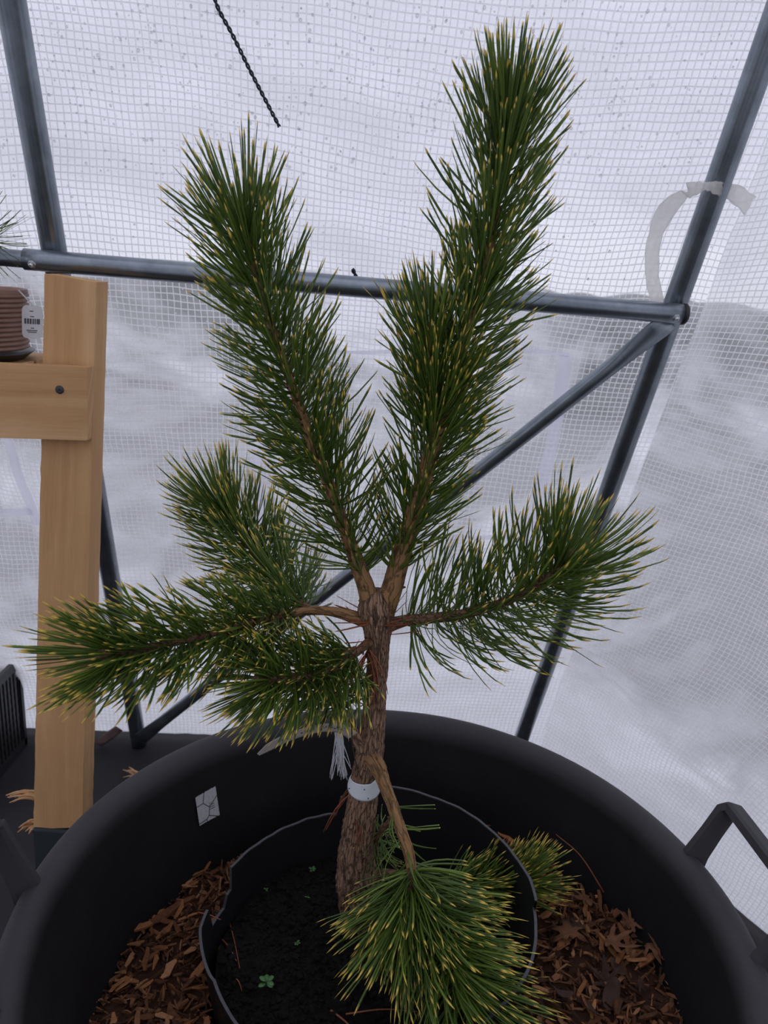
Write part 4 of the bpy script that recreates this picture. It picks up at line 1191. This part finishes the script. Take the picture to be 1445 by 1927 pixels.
# right side branch
shoot([(722, 1180, 0.842, 15), (760, 1168, 0.84, 11), (800, 1164, 0.836, 10), (870, 1156, 0.826, 9.5), (940, 1136, 0.816, 8.5), (1000, 1106, 0.806, 8.5), (1045, 1076, 0.80, 9), (1064, 1052, 0.797, 8)],
      300, matb=M_twigbark, label='right side branch', budpx=(0.015, 0.0052), seed=14, L=0.112, a0=74, a1=36, tipx=(0.08, 0.15), bend=0.50, pull=(0.05, 0.1, 1), pullw=0.62, start=0.16, nspur=34, spur=(0.1, 0.95), amp=0.10, skip=low(0.35, 0.45))
# left cluster behind
Lb, LbS = woody('branch', [(695, 1172, 0.842, 13), (660, 1160, 0.842, 11), (620, 1150, 0.842, 9), (575, 1150, 0.84, 8), (530, 1158, 0.82, 7.5)], M_youngbark, 80, 22, 0.07, 'left whorl branch that forks')
shoot([(585, 1150, 0.842, 7), (548, 1118, 0.88, 6), (510, 1085, 0.92, 6), (475, 1035, 0.955, 6), (440, 985, 0.98, 5.5), (412, 950, 0.99, 5)], 340, matb=M_twigbark, label='rear left branch rising away from the camera', budpx=(0.012, 0.004), seed=15, L=0.095, a0=62, a1=34, tipx=(0.08, 0.2), bend=0.4, pull=(0.0, 0.1, 1), pullw=0.35, start=0.05, nspur=24)
# long left branch towards the camera
shoot([(560, 1153, 0.835, 7.5), (500, 1165, 0.80, 7), (440, 1182, 0.765, 7), (370, 1200, 0.73, 7), (300, 1215, 0.70, 7.5), (240, 1226, 0.675, 8), (206, 1231, 0.66, 7)], 320, matb=M_twigbark, label='long left branch reaching towards the camera', budpx=(0.016, 0.006), seed=16, L=0.086, a0=56, a1=34, tipx=(0.10, 0.20), bend=0.55, pull=(-0.2, -0.2, 0.6), pullw=0.18, start=0.03, nspur=20)
# lower left branch
shoot([(702, 1202, 0.835, 10), (672, 1226, 0.825, 8), (640, 1250, 0.81, 8), (600, 1268, 0.79, 8), (560, 1278, 0.77, 8), (520, 1280, 0.755, 8), (494, 1278, 0.748, 9)], 270, matb=M_twigbark, label='lower left branch below the whorl', budpx=(0.012, 0.006), seed=17, L=0.082, a0=76, a1=46, tipx=(0.10, 0.20), bend=0.35, pull=(-0.3, -0.3, 0.1), pullw=0.25, droop=0.16, start=0.2, nspur=34, spur=(0.1, 0.95), amp=0.12)
# thin branch rising left from the graft union
shoot([(694, 1425, 0.846, 13), (676, 1398, 0.842, 11), (660, 1368, 0.838, 9), (644, 1338, 0.834, 8), (630, 1312, 0.83, 7), (615, 1290, 0.82, 6)], 60, matb=M_bark, label='thin branch rising left from the lower trunk', seed=18, L=0.068, a0=60, a1=40, tipx=(0.12, 0.25), droop=0.9, bend=0.2, start=0.6, nspur=6, amp=0.12)
# drooping front right branch
dr, drS = woody('branch', [(695, 1420, 0.853, 11), (700, 1428, 0.838, 15), (711, 1444, 0.823, 15), (724, 1478, 0.812, 12), (738, 1515, 0.802, 11), (752, 1556, 0.79, 10.5), (768, 1600, 0.778, 10), (776, 1640, 0.765, 10)], M_youngbark, 120, 26, 0.14, 'drooping front branch with flaky tan bark')
shoot([(775, 1632, 0.767, 9.5), (768, 1680, 0.75, 8), (757, 1720, 0.735, 8), (751, 1752, 0.725, 8)], 125, matb=M_twigbark, label='short twig of the drooping branch', seed=19, L=0.098, a0=66, a1=34, tipx=(0.10, 0.18), bend=0.35, pull=(-0.5, -0.2, -0.6), pullw=0.35, start=0.0, nspur=20, spur=(0.02, 0.95), width=0.0014, budpx=(0.008, 0.0035))
shoot([(776, 1634, 0.767, 9.5), (794, 1690, 0.748, 8), (820, 1745, 0.728, 8), (846, 1800, 0.708, 7.5), (868, 1850, 0.69, 7), (888, 1905, 0.67, 7)], 280, matb=M_twigbark, label='longer twig of the drooping branch hanging over the mulch', seed=20, L=0.108, a0=72, a1=48, tipx=(0.09, 0.17), bend=0.30, pull=(1.0, -0.1, -0.1), pullw=0.75, start=0.0, nspur=30, spur=(0.02, 0.95), width=0.0014, budpx=(0.008, 0.0035))
# low rear right branch
shoot([(700, 1650, 0.862, 13), (735, 1644, 0.868, 8), (800, 1662, 0.88, 6.5), (870, 1668, 0.89, 6), (940, 1664, 0.895, 6), (1000, 1650, 0.895, 5)], 240, matb=M_twigbark, label='low branch reaching right over the pot rim', seed=21, L=0.075, a0=58, a1=30, tipx=(0.12, 0.24), bend=0.5, pull=(0.1, 0.0, 1), pullw=0.35, start=0.5, nspur=10, width=0.001)
# short dead stub with fine needles behind the trunk
shoot([(752, 1520, 0.81, 4), (738, 1540, 0.83, 5), (718, 1562, 0.85, 5), (705, 1590, 0.865, 5), (712, 1622, 0.875, 4)], 50, matb=M_twigbark, label='stubby twig behind the trunk with fine needles', seed=22, L=0.045, a0=75, a1=60, tipx=(0.03, 0.08), bend=0.2, pull=(0.5, -0.1, -0.1), pullw=0.4, start=0.45, nspur=8, width=0.0007)
# pairs of needles lone on the drooping branch
needles('needles', drS, 9, L=0.062, a0=62, a1=55, start=0.55, end=0.98, parent=dr, seed=31, bend=0.1, pull=(0.9, 0.1, 0.4), pullw=0.6, tipx=(0.02, 0.06))
# dead rusty needles at the whorl
wh = P3([(708, 1205, 0.835), (708, 1180, 0.830), (708, 1150, 0.830)])
wh = smoothpath(wh, 40)
needles('dead_needles', wh, 13, L=0.062, a0=86, a1=80, start=0.0, end=1.0, mat=M_deadneedle, parent=trunk, seed=41, bend=0.0, pull=(0, 0, 1), pullw=0.1, skip=lambda fr, rad, rg: abs(rad[0]) < 0.55, width=0.0010)['label'] = 'rusty dead needles'
hang = smoothpath(P3([(694, 1218, 0.83), (690, 1226, 0.828), (686, 1234, 0.826)]), 30)
needles('dead_needles', hang, 5, L=0.070, a0=60, a1=55, mat=M_deadneedle, parent=trunk, seed=43, bend=0.2, pull=(-0.15, 0, -1), pullw=1.1, width=0.0012)['label'] = 'rusty dead needles hanging down'
lowd = smoothpath(P3([(668, 1480, 0.85), (663, 1490, 0.85), (660, 1500, 0.85)]), 30)
needles('dead_needles', lowd, 3, L=0.085, a0=40, a1=40, mat=M_deadneedle, parent=trunk, seed=45, bend=0.2, pull=(-0.12, 0, -1), pullw=1.5, width=0.0010)['label'] = 'long rusty needles hanging left of the trunk'

# ------------------------------------------------------------------ tags and string on the trunk
def around_trunk(z0pts, name): pass
ti = [i for i in range(len(TS))]
def trunk_at(py_):
    best = min(ti, key=lambda i: abs(pix(TS[i, :3])[1]-py_)); return TS[best]
def pix(P):
    v_ = RR.T@(np.array(P)-CAMP); return 722.5+FPX*v_[0]/-v_[2], 963.5-FPX*v_[1]/-v_[2]
# white tag wrapped around the trunk
tp = TS[min(ti, key=lambda i: abs(pix(TS[i, :3])[1]-1462)), :3]; tr_ = 0.0185
tu = norm(trunk_at(1400)[:3]-trunk_at(1500)[:3]); tag_r = norm(np.cross(tu, [0, 1, 0])); tag_f = np.cross(tu, tag_r)
wt = empty('trunk_tag', tp, 'white plastic tag with small black dots wrapped around the trunk', 'tag')
def wtp(a, b):
    ang = math.radians(-110+220*a); hgt = 0.026*math.sqrt(max(0.02, 1-(2*a-1)**2*0.8))
    top_ = 0.010+0.030*max(0, 0.40-a)*1.6-0.014*a
    z = -hgt*0.85+(hgt*0.85+top_)*b
    r = tr_+0.0012+0.002*(1-b)
    # front is towards the camera (-y)
    return tp+tag_r*math.sin(ang)*r+(-np.array([0, 1, 0]))*math.cos(ang)*r*1.0+tu*z
me = grid_mesh(wtp, 40, 10, 'tag_band'); o = link('tag_band', me, M_white, wt)
m_ = o.modifiers.new('t', 'SOLIDIFY'); m_.thickness = 0.0007; m_.offset = 1
G = Geo()
for a, b in ((0.42, 0.18), (0.5, 0.72), (0.78, 0.3)):
    c = wtp(a, b); n_ = norm(c-tp-tu*np.dot(c-tp, tu)); v, f, u = tube([c-n_*0.0005, c+n_*0.0010], 0.0007, 10); G.add(v, f, u)
o = link('dots', G.mesh('dots'), M_print, wt); o['label'] = 'small black dots'
# thin wire loop
wp = [at(688, 1324, 0.845), at(672, 1334, 0.825), at(664, 1350, 0.82), at(662, 1380, 0.818), at(666, 1420, 0.818), at(674, 1448, 0.82)]
v, f, u = tube(smoothpath(np.array(wp), 60), 0.0007, 8)
tag(link('wire_loop', mesh_from('wire_loop', v, f, u), M_wire), 'thin rusty wire loop left of the trunk above the white tag', 'wire')
# long weathered plant label
lp = [at(486, 1420, 0.79), at(520, 1398, 0.795), at(560, 1381, 0.80), at(605, 1370, 0.808), at(640, 1371, 0.818), at(664, 1384, 0.826)]
o = ribbon('plant_label', lp, lambda t: 0.0155*(0.35+0.65*min(1, t/0.12)), M_greytag, [0.1, -0.35, 1.0], 0.0007, 70)
tag(o, 'long curved grey-brown plant label strip hanging left from the trunk', 'label')
# faint writing on it
G = Geo(); LP = smoothpath(np.array(lp), 70); rg = random.Random(9)
for i in range(18, 62, 1):
    if rg.random() < 0.3: continue
    T = norm(LP[i+1]-LP[i]); wd = norm(np.array([0.1, -0.35, 1.0])-T*np.dot([0.1, -0.35, 1.0], T)); nn = np.cross(T, wd)
    if nn[1] > 0: nn = -nn
    G.box(LP[i]+wd*rg.uniform(-0.001, 0.0035)+nn*0.0005, (0.0009*rg.uniform(.5, 1.2), 0.00025, 0.0005*rg.uniform(.6, 2)), (T, nn, wd))
pr = link('faded_writing', G.mesh('faded_writing'), M_print, None, smooth=False); pr.parent = o; pr['label'] = 'faded handwriting'
# frayed white string
G = Geo(); rg = random.Random(21)
top = at(628, 1356, 0.835)
for k in range(34):
    ex_, ey_ = (rg.choice([(624, 1462), (646, 1464), (652, 1466), (630, 1440), (662, 1450), (640, 1458)]))
    e_ = at(ex_+rg.uniform(-5, 5), ey_+rg.uniform(-8, 6), 0.835+rg.uniform(-0.006, 0.006))
    mid = at(636+rg.uniform(-5, 9), 1390+rg.uniform(-8, 8), 0.832)
    m2 = mid*0.4+e_*0.6+np.array([rg.uniform(-.002, .002), 0, rg.uniform(-.002, .002)])
    v, f, u = tube(smoothpath(np.array([top+np.array([rg.uniform(-.002, .002), 0, 0]), mid, m2, e_]), 16), np.linspace(0.0008, 0.0004, 16), 5); G.add(v, f, u)
tag(link('frayed_string', G.mesh('frayed_string'), M_string), 'frayed white string hanging behind the grey plant label', 'string')

# ------------------------------------------------------------------ seedling in the planter
sroot = empty('pine_seedling', (pcx, pY, pb+0.012+Hh*0.92), 'thin-needled green seedling tree growing in the ribbed planter', 'seedling')
s_mesh, = (None,)
st0 = np.array([pcx, pY, pb+Hh*0.9]); s_end = at(-8, 455, pY-0.04)
pth = smoothpath(np.array([st0, st0+np.array([0.0, 0, 0.06]), (st0+s_end)/2+np.array([0, 0, 0.05]), s_end]), 60)
v, f, u = tube(pth, np.linspace(0.005, 0.0022, 60), 12); link('stem', mesh_from('stem', v, f, u), M_twigbark, sroot)
for sd, (a, b) in enumerate((((-8, 455)), ((-20, 440)))):
    e_ = at(a, b, pY-0.05*sd)
    pt2 = smoothpath(np.array([pth[35], (pth[35]+e_)/2, e_]), 30)
    o = needles('needles', pt2, 15, L=0.068, a0=60, a1=30, parent=sroot, seed=60+sd, tipx=(0.02, 0.05), width=0.0006, bend=0.2, pull=(0.5, 0, 0.5), pullw=0.3, start=0.45)
